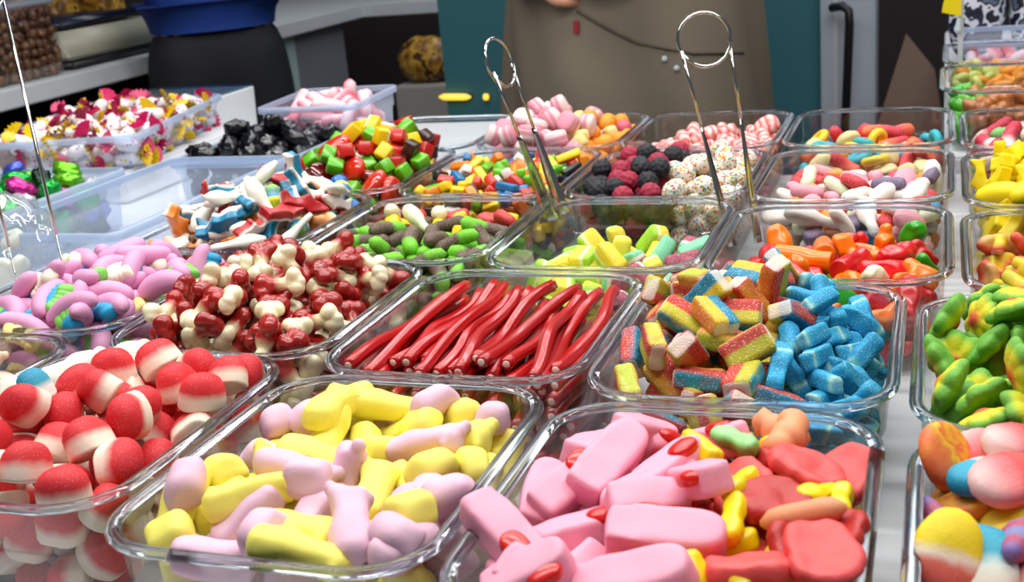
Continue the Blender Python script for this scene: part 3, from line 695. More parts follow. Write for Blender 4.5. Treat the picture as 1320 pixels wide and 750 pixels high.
kind('w_g', 'sugared_worm', 'green sugared worm among red ones', 'green worms', recol(shapes_of('worm_bg'), plain('worm_g', '7CBC6A', .6, sugar=.25)), None)
kind('swirl', 'strawberry_swirl', 'red and white swirled strawberry sweet', 'strawberry swirls', [pillow(sup(.0155, .0115), .016, e=.7, jit=.0014, seed=3), tube(arc(.034, 1.2, 11), rprof(11, .0068), 12)],
     ramp('swirl', 'x', -.016, .016, [(0, 'E0484A'), (.16, 'F2D8D0'), (.3, 'E2504E'), (.45, 'F3DAD2'), (.6, 'DE4446'), (.75, 'F2D8D0'), (.9, 'E0484A'), (1, 'EFC4BC')], .45, wob=.012, bump=.1), mode='any')
kind('mush', 'foam_mushroom', 'pink and white foam mushroom sweet', 'pink foam mushrooms', [pillow(sup(.0125, .0115), .019, e=.35)], ramp('mushroom', 'z', -.0095, .0095, [(0, 'E9CFCF'), (.32, 'EBD4D2'), (.42, 'D98C9C'), (.6, 'DA8E9E'), (.66, 'E8C6C8'), (.74, 'D6899A'), (1, 'D98FA0')], .65, sugar=.15), mode='any')
kind('ball_o', 'orange_ball', 'orange sugared ball beside the pink foam mushrooms', 'orange balls', [ico(.0118, 3)], plain('orange_ball', 'F0960F', .6, sugar=.3), mode='any')
kind('ball_y', 'yellow_cube', 'pale yellow sugared cube beside the pink foam mushrooms', 'pale yellow cubes', [rbox(.02, .019, .017, .005, 2)], plain('pale_y', 'F0DC8A', .6, sugar=.3), mode='any')
kind('ball_p', 'pink_ball', 'dusky pink sugared ball beside the orange balls', 'dusky pink balls', [ico(.0115, 3)], plain('dusky_pink', 'CE5A72', .6, sugar=.3), mode='any')
# --- tan slices (D3)
moon = lambda s: organic(slab(smooth_poly([(-.021, 0), (-.017, .012), (0, .018), (.017, .012), (.021, 0), (.013, -.004), (0, -.002), (-.013, -.004)], 1), .010, .004, 3), .0012, 2, .0012, 90, s)
kind('moon_t', 'gummy_slice', 'tan curved gummy slice beside the glossy chews', 'tan slices', [moon(1), moon(5)], ramp('tan_slice', 'y', -.004, .018, [(0, 'C8472E'), (.3, 'D0523A'), (.5, 'DDB070'), (1, 'CF9A44')], .5, wob=.012, bump=.1), mode='any')
kind('moon_y', 'gummy_slice', 'yellow gummy slice with red patches among tan ones', 'yellow slices', recol(shapes_of('moon_t'), ramp('yel_slice', 'y', -.004, .018, [(0, 'E8C9A0'), (.25, 'C8343A'), (.5, 'E6C224'), (1, 'B8B020')], .5, wob=.014, bump=.1)), None, mode='any')
# --- far right tubs
kind('far_g', 'gummy_bear', 'bright green gummy beside amber ones', 'green bears', shapes_of('peach') and recol(shapes_of('peach')[:1], plain('green_gel', '3FB012', .25, coat=.4)), None, mode='any')
kind('far_a', 'gummy_bear', 'amber gummy beside the bright green ones', 'amber bears', recol(shapes_of('peach')[:1], plain('amber_gel', 'B0682A', .3, coat=.3)), None, mode='any')
kind('far_o', 'gummy_drop', 'orange gummy drop among pale green', 'orange drops', [pillow(sup(.015, .012), .014)], plain('drop_orange', 'E0912A', .4), mode='any')
kind('far_l', 'gummy_drop', 'pale green gummy drop among orange', 'pale green drops', recol(shapes_of('far_o'), plain('drop_green', 'B9C46A', .4)), None, mode='any')
# --- wrapped sweets
def crinkle(r, amt, sd, fx=1.25):
    def f(c):
        n = noise.noise(c*170 + Vector((sd*9.1, 0, 0))); n2 = noise.noise(c*420 + Vector((0, sd*4.7, 0)))
        return Vector((c.x*fx, c.y, c.z*.8))*(1 + amt*n + amt*.6*n2)
    return f
def foil(name, c): return plain(name, c, .18, bump=.9, vary=.2, metal=.55, nscale=160)
fk = [ico(.0165, 3, crinkle(.0165, .32, s)) for s in (1, 2, 3)]
kind('blk', 'crinkled_sweet', 'black crinkle wrapped sweet in the dark heap', 'black wrapped sweets', fk, plain('black_wrap', '0E1016', .22, bump=.4, coat=.5, vary=.3, nscale=200), mode='any', soft=.003)
for kk, nm, cc in (('g', 'green', '12A03A'), ('s', 'silver', 'C9CCD6'), ('l', 'lime', '6CC21E'), ('k', 'dark green', '0B2E1A'), ('b', 'blue and violet', '4A5AC8'), ('m', 'magenta', 'D02A90')):
    kind('foil_'+kk, 'foil_sweet', f'{nm} crinkled foil wrapped sweet', f'{nm} foil sweets', recol(shapes_of('blk'), foil('foil_'+kk, cc)), None, mode='any', soft=.003)
def fan(s):
    V = [(0, 0, 0)]; Fc = []
    for i in range(13):
        a = (i/12-.5)*2.0; V.append((s*.017*math.cos(a), .017*math.sin(a), .0028*(-1)**i))
    for i in range(1, 13): Fc.append((0, i, i+1))
    return V, Fc
WE = {}
for nm, cc in (('yellow', 'EEC40C'), ('magenta', 'C8145A')):
    mt = plain('wrap_'+nm, cc, .3, bump=.2, vary=.15)
    WE[nm] = (mesh('wrapper_end', *fan(1), mt), mesh('wrapper_end', *fan(-1), mt))
wb = tube([((i/8-.5)*.030, 0, 0) for i in range(9)], rprof(9, .0085), 12)
M['wrapbody'] = speckle('wrap_print', 'EFE6E6', ['F1E9EA', '3A5AC0', 'F0E6EA', 'D8326E', 'F2EAEA', 'E8C020'], 170, .35, bump=.1)
for nm in WE:
    kind('wr_'+nm, 'wrapped_sweet', f'white printed sweet with {nm} twisted wrapper ends', f'{nm} twist wrapped sweets', [wb], M['wrapbody'], mode='any', soft=.003,
         kids=lambda i, nm=nm: [('wrapper_end', WE[nm][0], Matrix.Translation((.0135, 0, 0))), ('wrapper_end', WE[nm][1], Matrix.Translation((-.0135, 0, 0)))])
kind('wr_b', 'wrapped_sweet', 'brown caramel sweet among twist wraps', 'brown wrapped sweets', [rbox(.024, .018, .014, .004, 2)], plain('caramel', '7A4426', .25, coat=.5), mode='any')
kind('marsh', 'marshmallow_twist', 'pink and white marshmallow twist', 'marshmallow twists', [tube(arc(.055, .6, 11), rprof(11, .0095), 12), tube(arc(.048, 1.2, 11), rprof(11, .0095), 12)],
     ramp('marsh', 'y', -.010, .012, [(0, 'F2D8DA'), (.3, 'EFB8C0'), (.5, 'E87C8C'), (1, 'E06878')], .65, wob=.01), mode='any', soft=.003)

kind('marsh2', 'marshmallow_stick', 'pink marshmallow twist in the far milky box', 'far marshmallow twists', shapes_of('marsh'), None, mode='any')
for k_, v_ in {'cb_y': 1.25, 'cb_r': 1.25, 'cb_g': 1.2, 'cb_d': 1.25, 'ft_y': 1.2, 'ft_l': 1.2, 'ck_y': 1.15, 'ck_l': 1.2, 'tng': 1.08, 'coral': 1.1, 'coral_d': 1.05, 'lime': 1.35, 'melon': 1.35, 'heart': 1.22, 'hat': 1.08, 'blue': 0.92, 'mush': 1.2, 'wr_b': 1.2, 'ch_r': 1.3, 'dol_b': 1.1, 'mx_w': 1.15, 'marsh': 1.1, 'swirl': 1.1, 'chry': 1.2, 'chry_r': 1.2, 'lem_p': 1.15, 'w_ro': 1.1, 'w_rw': 1.1, 'w_g': 1.1, 'ch_o': 1.3, 'ch_g': 1.3, 'ch_c': 1.3, 'dol_o': 1.1, 'dol_r': 1.1, 'spoon': 1.1, 'frog': 1.1, 'clown': 1.1, 'wr_yellow': 1.3, 'wr_magenta': 1.3, 'mx_r': 1.2, 'mx_p': 1.2, 'mx_b': 1.2, 'mx_o': 1.2, 'mx_v': 1.2, 'mx_g': 1.2, 'rod_orange': 1.2, 'rod_yellow': 1.2, 'rod_blue': 1.2, 'rod_white': 1.2, 'rod_black': 1.2, 'rod_red': 1.2, 'rod_green': 1.2}.items():
    K[k_]['sc'] = v_; K[k_]['sh'] = [(a, b*v_, c) for a, b, c in K[k_]['sh']]

# ------------------------------------------------------------------ pouring sweets into the tubs
CELL = 0.0025
class Field:
    def __init__(self, t):
        self.t = t; hw, hd, r, h = t['hw'], t['hd'], t['r'], t['h']
        self.ex, self.ey = hw+.03, hd+.03
        self.nx, self.ny = int(2*self.ex/CELL)+1, int(2*self.ey/CELL)+1
        X = -self.ex + (np.arange(self.nx)+.5)*CELL; Y = -self.ey + (np.arange(self.ny)+.5)*CELL
        GX, GY = np.meshgrid(X, Y, indexing='ij')
        qx = np.abs(GX)-(hw-r); qy = np.abs(GY)-(hd-r)
        d = np.hypot(np.maximum(qx, 0), np.maximum(qy, 0)) + np.minimum(np.maximum(qx, qy), 0) - r   # <0 inside
        w0, w1 = .0085, .0165
        wall = np.clip((-d - w0)/(w1-w0), 0, 1)      # 1 at floor edge, 0 at rim
        self.H = np.where(-d < w0, h, .003 + (1-wall)*(h-.003))
        self.items = []
    def ij(self, x, y):
        return np.clip(((x+self.ex)/CELL).astype(int), 0, self.nx-1), np.clip(((y+self.ey)/CELL).astype(int), 0, self.ny-1)
    def drop(self, P, x, y, sink=9):
        i, j = self.ij(P[:, 0]+x, P[:, 1]+y)
        d = self.H[i, j]-P[:, 2]; return float(np.partition(d, -sink)[-sink])
    def commit(self, P, x, y, z):
        i, j = self.ij(P[:, 0]+x, P[:, 1]+y)
        np.maximum.at(self.H, (i, j), P[:, 2]+z)
    def slope(self, x, y, d=.008):
        a = np.array([x+d, x-d, x, x]); b = np.array([y, y, y+d, y-d]); i, j = self.ij(a, b); h = self.H[i, j]
        return np.clip((h[0]-h[1])/(2*d), -.7, .7), np.clip((h[2]-h[3])/(2*d), -.7, .7)

def rotm(ax, ay, az): return np.array(Euler((ax, ay, az)).to_matrix())
def rand_rot():
    q = rng.normal(size=4); q /= np.linalg.norm(q)
    from mathutils import Quaternion
    return np.array(Quaternion(q).to_matrix())
def align(gx, gy):
    n = Vector((-gx, -gy, 1)).normalized(); return np.array(Vector((0, 0, 1)).rotation_difference(n).to_matrix())

def orient(k, f, x, y, yaw_=None):
    if k['mode'] == 'any' and yaw_ is None: return rand_rot()
    if k['mode'] == 'rope':
        return rotm(rng.uniform(0, 6.28), 0, PI/2 + rng.uniform(-.09, .09) + (PI if rng.random() < .5 else 0))
    gx, gy = f.slope(x, y); t = k['tilt']
    az = rng.uniform(0, 6.28) if yaw_ is None else yaw_
    fl = PI if (rng.random() < .35 and yaw_ is None) else 0
    return align(gx*.8, gy*.8) @ rotm(rng.uniform(-t, t)*(1 if yaw_ is None else .4), rng.uniform(-t, t)*(1 if yaw_ is None else .4), az) @ rotm(fl, 0, 0)

def emit(t, k, vi, R, x, y, z, label):
    me, P, kids = k['sh'][vi]; sc = k['sc']
    mw = Matrix.Translation((t['x'], t['y'], t['z'])) @ Matrix.Rotation(t['rz'], 4, 'Z')
    o = new_obj(k['name'], me)
    mloc = Matrix.Translation((x, y, z)) @ Matrix(R.tolist()).to_4x4() @ Matrix.Diagonal((sc, sc, sc, 1))
    o.matrix_world = mw @ mloc
    tag(o, label, 'candy', k['group'])
    if kids:
        for nm, cm, mt in kids:
            c = new_obj(nm, cm, o); c.matrix_local = mt
    return o

NOUN = dict(A1='strawberry hats', B1='foam feet', C1='pink tongues', D1='sugared shells', Z1='peach foam', Z2='dentures', A2='twin hearts', B2='liquorice ropes', C2='rainbow bricks', D2='turtles',
            Z3='dolphin gummies', A3='sour worms', B3='lemon slices', C3='glossy chews', D3='tan slices', Z4='cherry jellies', A4='liquorice rods', B4='berries', C4='pale mix', D4='yellow dolphins',
            Z5='empty tub', A5='foam mushrooms', B5='strawberry swirls', C5='gummy rings', D5='red worms', D6='amber gummies', D7='farthest clear tub', Y3='empty milky box', Y5='black sweets', X4='foil sweets', X5='twist wraps', Y6='marshmallows', D8='far milky box')
COLS = 'XYZABCD'
def neigh(tk, dx, dy):
    i = COLS.index(tk[0])+dx; r = int(tk[1])+dy
    if 0 <= i < 7:
        q = COLS[i]+str(r)
        if q in NOUN: return NOUN[q]
    return None
def zone(tk, u, v, vis):
    c = []
    if abs(u) > .38: c.append((abs(u), neigh(tk, 1 if u > 0 else -1, 0)))
    if abs(v) > .38: c.append((abs(v), neigh(tk, 0, 1 if v > 0 else -1)))
    c = [q for q in sorted(c, reverse=True) if q[1]]
    w = 'on top' if vis > .42 else 'half buried' if vis > .12 else 'low down'
    return f'{w} nearest the {c[0][1]}' if c else f'{w} mid container'
def settle(tk, t, f, items):
    """number of sweets kept: leaves out the ones wholly buried; names each by what it lies next to"""
    n = 0
    for k, vi, R, P, x, y, z in items:
        i, j = f.ij(P[:, 0]+x, P[:, 1]+y)
        vis = float((P[:, 2]+z > f.H[i, j]-.0012).mean())*2
        u, v = x/t['hw'], y/t['hd']
        inner = min(t['hw']-abs(x), t['hd']-abs(y))
        if vis < .01 and inner > .050: continue
        emit(t, k, vi, R, x, y, z, ' '.join((k['label']+', '+zone(tk, u, v, vis)).split()[:16])); n += 1
    return n

NC = 0
def fill(tk, mix, base, mound=0.0, tx=0.0, ty=0.0, cx=0.0, cy=0.0, maxn=520, cand=12, feats=(), sh=1.0):
    """mix: [(kind, weight, region or None)]; surface = base + mound bump + tilts"""
    global NC, rng
    rng = np.random.default_rng(sum(ord(c)*(i+3)*17 for i, c in enumerate(tk)))
    t = TUBS[tk]; f = Field(t); hw, hd = t['hw'], t['hd']
    def target(x, y):
        u, v = x/hw, y/hd
        return base + mound*max(0, 1-((u-cx)/sh)**2)*max(0, 1-((v-cy)/sh)**2) + tx*u + ty*v
    ks = [K[m_[0]] for m_ in mix]
    n = 0; bad = 0; items = []
    while n < maxn and bad < 7:
        best = None
        for c in range(cand):
            x = rng.uniform(-hw+.016, hw-.016); y = rng.uniform(-hd+.016, hd-.016)
            if mix[0][0] == 'rope': y = rng.uniform(-.016, .016); x = rng.uniform(-hw+.014, hw-.014)
            u, v = x/hw, y/hd
            w = np.array([m_[1]*(m_[2](u, v) if m_[2] else 1.0) for m_ in mix]); s = w.sum()
            if s <= 0: continue
            k = ks[int(rng.choice(len(mix), p=w/s))]; vi = int(rng.integers(len(k['sh'])))
            R = orient(k, f, x, y); P = k['sh'][vi][1] @ R.T
            z = f.drop(P, x, y); cost = z - target(x, y)
            if best is None or cost < best[0]: best = (cost, k, vi, R, P, x, y, z)
        if best is None or best[0] > 0: bad += 1; continue
        cost, k, vi, R, P, x, y, z = best
        for c in range(7):           # settle: small turns that sit lower
            R2 = rotm(rng.uniform(-.35, .35), rng.uniform(-.35, .35), rng.uniform(-.3, .3)) @ R if k['mode'] != 'rope' else rotm(rng.uniform(-.05, .05), 0, rng.uniform(-.04, .04)) @ R
            x2, y2 = x + rng.uniform(-.004, .004), y + rng.uniform(-.004, .004)
            P2 = k['sh'][vi][1] @ R2.T; z2 = f.drop(P2, x2, y2)
            if z2 < z: R, P, x, y, z = R2, P2, x2, y2, z2
        z -= k['soft']
        f.commit(P, x, y, z); items.append((k, vi, R, P, x, y, z)); n += 1
    mi = (Matrix.Translation((t['x'], t['y'], t['z'])) @ Matrix.Rotation(t['rz'], 4, 'Z')).inverted()
    for ft in feats:                  # sweets that the eye can follow one by one
        kk, vi, px, py, ang = ft[:5]; k = K[kk]; rx = ft[5] if len(ft) > 5 else 0; ry = ft[6] if len(ft) > 6 else 0
        zt = .084
        a = mi @ at(px, py, t['z']+zt)
        b = mi @ at(px+20*math.cos(math.radians(ang)), py-20*math.sin(math.radians(ang)), t['z']+zt)
        yw = math.atan2(b.y-a.y, b.x-a.x)
        a.x = max(-hw+.02, min(hw-.02, a.x)); a.y = max(-hd+.02, min(hd-.02, a.y))
        gx, gy = f.slope(a.x, a.y, .012)
        R = align(gx*.5, gy*.5) @ rotm(0, 0, yw) @ rotm(math.radians(rx), math.radians(ry), 0)
        P = k['sh'][vi][1] @ R.T; z = min(f.drop(P, a.x, a.y, 80), .090)
        f.commit(P, a.x, a.y, z); items.append((k, vi, R, P, a.x, a.y, z))
    n = settle(tk, t, f, items); NC += n
    print('fill', tk, len(items), n)
lt = lambda c, s=.12: (lambda u, v: 1/(1+math.exp((u-c)/s)))
gt = lambda c, s=.12: (lambda u, v: 1/(1+math.exp(-(u-c)/s)))
bk_ = lambda c, s=.12: (lambda u, v: 1/(1+math.exp(-(v-c)/s)))
fr_ = lambda c, s=.12: (lambda u, v: 1/(1+math.exp((v-c)/s)))

fill('A1', [('hat', 1, gt(-.55)), ('hat_b', .12, lt(-.45)), ('disc_w', 1, lt(-.5))], 0.076, .034, sh=1.2)
fill('B1', [('ft_y', .5, None), ('ft_l', .2, None), ('ck_y', .2, None), ('ck_l', .12, None)], 0.076, .008, sh=1.2, feats=[
    ('ft_y', 0, 440, 505, 165), ('ft_y', 2, 500, 512, 5), ('ck_l', 2, 560, 520, 20), ('ck_l', 0, 636, 518, 60), ('ft_y', 1, 590, 548, 0), ('ck_l', 2, 400, 522, 70, 20), ('ft_y', 0, 430, 532, 40), ('ft_y', 0, 410, 577, -5),
    ('ck_l', 2, 340, 560, 0), ('ck_y', 0, 287, 596, 20), ('ck_l', 2, 243, 628, 80), ('ft_l', 0, 380, 602, -12), ('ft_l', 2, 550, 557, -5), ('ft_y', 1, 480, 607, 60), ('ft_y', 2, 330, 640, 10), ('ck_l', 1, 400, 630, 60),
    ('ck_l', 2, 518, 628, 50), ('ck_y', 2, 560, 597, 25), ('ck_y', 0, 608, 585, -60), ('ck_l', 2, 588, 632, 15), ('ck_y', 1, 530, 658, 20), ('ck_y', 1, 217, 672, 10), ('ft_y', 1, 385, 678, -5), ('ft_l', 1, 275, 696, 10),
    ('ck_l', 0, 340, 690, 40), ('ft_y', 2, 385, 712, 0), ('ck_l', 2, 507, 688, -20), ('ft_l', 0, 452, 672, 88)])
fill('C1', [('tng', 1, lt(.1)), ('coral', .4, gt(.2)), ('coral_d', .25, gt(.2)), ('bar_y', .35, gt(.05)), ('peach', .15, gt(.2)), ('bar_g', .08, gt(.1))], 0.075, .008, sh=1.2, feats=[
    ('tng', 0, 770, 560, 35), ('tng', 2, 830, 555, 25), ('tng', 0, 925, 550, -32), ('tng', 2, 690, 612, 65), ('tng', 2, 725, 615, 30), ('tng', 0, 860, 605, 25), ('tng', 1, 785, 597, 38), ('tng', 0, 745, 655, 18), ('coral', 1, 1090, 585, 60),
    ('peach', 0, 1008, 535, -12), ('peach', 0, 1015, 562, 50), ('coral', 0, 1040, 598, -10), ('coral_d', 0, 995, 642, 10), ('bar_y', 0, 955, 628, 50), ('bar_y', 0, 905, 590, -35), ('bar_g', 0, 948, 575, -25), ('tng', 2, 835, 640, 10), ('tng', 2, 905, 632, -38),
    ('bar_y', 1, 1065, 648, 12), ('bar_y', 0, 1106, 635, 80), ('coral_d', 1, 1095, 690, 75), ('peach', 1, 1035, 672, -6), ('tng', 0, 650, 685, -28), ('bar_y', 0, 945, 668, 70), ('tng', 1, 858, 682, -3), ('tng', 2, 680, 735, 8), ('coral', 2, 968, 725, 5), ('coral', 1, 1060, 722, -60), ('tng', 1, 815, 738, -2)])
fill('D1', [('sh_y', .3, None), ('sh_b', .3, None), ('sh_c', .4, None), ('sh_v', .25, None), ('sh_o', .1, None)], 0.070, .012, sh=1.2, feats=[
    ('sh_c', 0, 1270, 560, -25), ('sh_c', 1, 1310, 570, 15), ('sh_v', 0, 1215, 645, -35), ('sh_b', 0, 1270, 610, 200), ('sh_c', 0, 1300, 622, 15), ('sh_o', 0, 1208, 588, 30, 50), ('sh_b', 1, 1268, 705, 100, 0, -25), ('sh_y', 0, 1198, 705, 90, 0, -30), ('sh_v', 0, 1315, 690, 60)])
fill('Z1', [('ft_p', 1, None)], 0.07)
fill('Z2', [('ban', .22, None), ('dent0', .38, None), ('dent1', .26, None), ('dent2', .22, None), ('dent3', .14, None)], 0.068, .045, cx=.1, cy=.05, sh=1.15)
fill('A2', [('heart', 1, None)], 0.072, .055, sh=1.15, cx=-.05, cy=.1)
fill('B2', [('rope', 1, None)], 0.090, .010, sh=1.2, maxn=110, cand=10)
fill('C2', [('brick', 1, lt(.25, .06)), ('blue', 1, gt(.25, .06))], 0.07, .050, cx=-.25, cy=.35, sh=1.05)
fill('D2', [('turtle', 1, None)], 0.080, .045, cx=.2, sh=1.2)
fill('Z3', [('dol_b', .3, None), ('dol_o', .25, None), ('dol_r', .32, None), ('spoon', .2, None), ('frog', .13, None), ('clown', .16, None)], 0.072, .062, sh=1.1, cx=.1)
fill('A3', [('worm_bg', 1, fr_(.45)), ('gum_y', .4, bk_(.5)), ('btl_w', .3, bk_(.45)), ('gum_r', .3, bk_(.5))], 0.07, .016, sh=1.2)
fill('B3', [('lime', 1, lt(.25, .08)), ('melon', 1, gt(.25, .08))], 0.052, .006)
fill('C3', [('ch_r', .5, None), ('ch_o', .28, None), ('ch_g', .24, None), ('ch_c', .10, None)], 0.066, .008, ty=-.004)
fill('D3', [('moon_t', .6, None), ('moon_y', .5, None)], 0.068, .02, cx=.3)
fill('Z4', [('chry', 1, fr_(-.15)), ('chry_r', .35, fr_(-.15)), ('cb_y', .4, bk_(-.2)), ('cb_r', .45, bk_(-.2)), ('cb_g', .35, None), ('cb_d', .25, bk_(-.2))], .076, .062, cy=.25, cx=.15, sh=1.1)
fill('A4', [('rod_'+c, w_, None) for c, w_ in (('orange', 1), ('yellow', 1.2), ('blue', .8), ('white', .7), ('black', .6), ('red', .8), ('green', .8))], 0.078, .014, sh=1.2)
fill('B4', [('ber_k', .6, lt(.2, .07)), ('ber_r', .4, lt(.2, .07)), ('spr', 1, gt(.2, .07))], 0.074, .032, sh=1.2)
fill('C4', [('mx_w', 1, None), ('mx_r', .45, None), ('mx_p', .35, None), ('mx_b', .1, None), ('mx_o', .16, None), ('mx_v', .14, None), ('mx_g', .14, None)], 0.066, .008)
fill('D4', [('dol_y', 1, None)], .074, .055, cx=.3, sh=1.2)
fill('A5', [('mush', 1, lt(.35, .08)), ('ball_o', .6, gt(.35, .08)), ('ball_y', .2, gt(.3, .08)), ('ball_p', .25, gt(.4, .08))], .070, .048, cx=-.25, sh=1.2)
fill('B5', [('swirl', 1, None)], 0.062, .018, cx=.45, sh=1.1)
fill('C5', [('w_ro', 1, None), ('ring_y', .25, None), ('lem_p', .6, None), ('ring_t', .12, None)], 0.06, .008)
fill('D5', [('w_rw', 1, None), ('w_g', .35, None)], 0.068, .018)
fill('D6', [('far_g', 1, lt(-.55, .1)), ('far_a', 1, gt(-.45, .1))], .060)
fill('D7', [('far_l', 1, lt(-.3, .15)), ('far_o', .6, gt(-.5, .15))], .055)
fill('Y5', [('blk', 1, None)], .072, .038, sh=1.15)
fill('X4', [('foil_g', .35, None), ('foil_s', .3, None), ('foil_l', .2, None), ('foil_k', .3, None), ('foil_b', .15, None), ('foil_m', .12, None)], .082, .020, sh=1.2)
fill('X5', [('wr_yellow', .6, None), ('wr_magenta', .6, None), ('wr_b', .22, None)], .040, .035, sh=1.2)
fill('Y6', [('marsh', 1, None)], .095, .025, sh=1.2)
fill('D8', [('marsh2', 1, None)], .05)
print('candies', NC)

# ------------------------------------------------------------------ steel tongs
def tongs(bl, br, top, ringr, blade, label, width=.010, twist=0.0):
    """sprung wire tongs: ring at the top, two wire arms, flat blades at the foot; given by its two feet and ring centre"""
    bl, br, top = Vector(bl), Vector(br), Vector(top)
    mid = (bl+br)/2; ax = (top-mid).normalized(); sd = (br-bl); sd = (sd - ax*sd.dot(ax)).normalized(); nr = ax.cross(sd)
    o = new_obj('steel_tongs', None, loc=mid); tag(o, label, 'tongs', 'steel serving tongs')
    inv = Matrix.Translation(-mid)
    rel = lambda p: inv @ p
    pts = []
    for k in range(31):
        a = math.radians(205 + 360*k/30 + 65*k/30 - 0)   # a little more than one turn
        pts.append(rel(top + sd*(ringr*math.cos(a)) + ax*(ringr*math.sin(a)) + nr*(.004*(k/30-.5))))
    new_obj('ring_handle', mesh('ring_handle', *tube(pts, [.0017]*len(pts), 8), M['steel']), o)
    for s_, foot in ((-1, bl), (1, br)):
        st = top + sd*(s_*ringr*.95) - ax*(ringr*.25) + nr*(.002*s_)
        jn = st.lerp(foot, 1-blade)
        new_obj('arm', mesh('arm', *tube([rel(st), rel(st.lerp(jn, .5)), rel(jn)], [.0017]*3, 8), M['steel']), o)
        # flat leaf: width changes along its length, a groove pressed in the middle
        d = (foot-jn); n = 14; V = []; Fc = []
        wv = (nr*math.cos(twist) + sd*math.sin(twist)); th = (sd*math.cos(twist) - nr*math.sin(twist))*s_
        for i in range(n):
            t = i/(n-1); c = jn + d*t
            w_ = width*(.30 + .45*min(1, t*2.0) + (.25*max(0, t-.5)/.5)) * .5
            dent = .0018*math.exp(-((t-.55)/.12)**2)
            for q, e in ((-1, 0), (-.45, dent*.3), (0, dent), (.45, dent*.3), (1, 0)): V.append(rel(c + wv*(w_*q) - th*e + th*.0006))
            for q in (1, -1): V.append(rel(c + wv*(w_*q) - th*.0006))
        for i in range(n-1):
            for j_ in range(7): Fc.append((i*7+j_, i*7+(j_+1) % 7, (i+1)*7+(j_+1) % 7, (i+1)*7+j_))
        Fc.append(tuple(range(7))); Fc.append(tuple((n-1)*7+q for q in range(7)))
        new_obj('blade', mesh('blade', V, Fc, M['steel']), o)
    return o
Y1 = 1.186
def low(p, q, z):     # run the line p->q on down to height z
    return p + (q-p)*((z-p.z)/(q.z-p.z))
ta, tb = aty(908, 51, Y1+.02), None
tongs(low(aty(902, 130, Y1), aty(932, 262, Y1-.012), .905), low(aty(947, 120, Y1), aty(970, 264, Y1-.004), .905), ta, .0265, .62, 'steel ring topped tongs standing among the berry and lemon slice tubs', width=.011, twist=1.0)
a0, a1 = at(706, 262, ZR), at(722, 262, ZR)
t2 = aty(645, 80, Y1-.02)
tongs(low(t2, a0 + Vector((.004, -.012, 0)), .935), low(t2, a1 + Vector((-.006, .012, 0)), .935), t2, .0250, .58, 'steel tongs leaning out beside the multicoloured liquorice rods', width=.016)
b0, b1 = at(20, 356, .965), at(80, 338, .968)
tongs(b0, b1, aty(-32, -10, 1.0), .026, .10, 'thin steel tongs standing in the pink denture tub', width=.006)

# ------------------------------------------------------------------ clear bag of foam beside the dentures
bagp = at(22, 318, .945)
bag = new_obj('clear_bag', None, loc=(bagp.x-.035, bagp.y+.02, ZT)); tag(bag, 'crumpled clear cellophane bag with white sweets beside the tongs', 'bag')
M['cello'] = clear_sheet('cellophane', (.95, .96, .98, 1), .06, .5, .08, haze=.10, hazecol=(.9, .92, .95, 1))
def cr(c):
    n = noise.noise(c*28); n2 = noise.noise(c*70)
    return Vector((c.x*(.95+.2*n), c.y*(.8+.2*n2), max(-.062, c.z*1.05) + .066))*(1+.10*n2)
bgm = bm_mesh('film', ico(.066, 4, cr), M['cello'])
lowz = min(v.co.z for v in bgm.vertices)
for v in bgm.vertices: v.co.z -= lowz
new_obj('film', bgm, bag)
for i, (x, y, z, kk) in enumerate(((0, 0, .022, 'disc_w'), (.022, .010, .024, 'hat_b'), (-.02, .012, .024, 'disc_w'), (.005, -.016, .050, 'disc_w'), (-.016, -.006, .05, 'hat_b'), (.02, -.006, .052, 'disc_w'), (0, .012, .078, 'disc_w'))):
    o = new_obj('foam_piece', K[kk]['sh'][0][0], loc=(bag.location.x+x, bag.location.y+y, ZT+z), rot=(.4*i, .5*i, i))
    tag(o, 'pale foam sweet inside the crumpled clear bag', 'candy', 'foam sweets in the clear bag')

# ------------------------------------------------------------------ white tray behind the twist wraps
tr = new_obj('serving_tray', None, loc=(-1.41, 2.00, ZT)); tag(tr, 'shallow white lidded tray behind the twist wrapped sweets', 'tray')
new_obj('body', mesh('tray_body', *sweep([(.01, 0), (.004, .004), (0, .085), (.004, .087), (.006, .085), (.012, .01)], .135, .10, .01, floor=True), M['white_l'], False), tr)
M['glassy'] = clear_sheet('clear_lid', (.86, .94, .95, 1), .12, .7, .03)
new_obj('lid', bm_mesh('tray_lid', box(-.133, .133, -.098, .098, .088, .091), M['glassy'], False), tr)
new_obj('lining', bm_mesh('tray_lining', box(-.12, .12, -.085, .085, .055, .060), plain('paper_lining', 'E4EAEC', .7, vary=0), False), tr)

# ------------------------------------------------------------------ price sign and dark bags at the far right
sp = new_obj('price_sign', None, loc=aty(1238, 56, 2.14)); tag(sp, 'yellow price tag on a thin clear post by the far milky box', 'sign')
o0 = sp.location
def rl(p): return p - o0
new_obj('post', bm_mesh('post', box(-.004, .004, -.0015, .0015, -.075, .12), M['jamb'], False), sp)
yt = mesh('tag', [], [], None)
P_ = [aty(1214, 16, 2.13), aty(1239, 21, 2.13), aty(1240, -12, 2.13), aty(1222, -10, 2.13), aty(1216, 4, 2.13)]
bm = bmesh.new(); f_ = bm.faces.new([bm.verts.new(rl(p)) for p in P_]); r_ = bmesh.ops.extrude_face_region(bm, geom=[f_])
for v in [g_ for g_ in r_['geom'] if isinstance(g_, bmesh.types.BMVert)]: v.co.y += .004
new_obj('tag', bm_mesh('tag', bm, plain('tag_yellow', 'E8D400', .5, vary=0), False), sp)['label'] = 'bright yellow tag'
P_ = [aty(1230, 39, 2.13), aty(1238, 40, 2.13), aty(1238, 24, 2.13), aty(1234, 23, 2.13)]
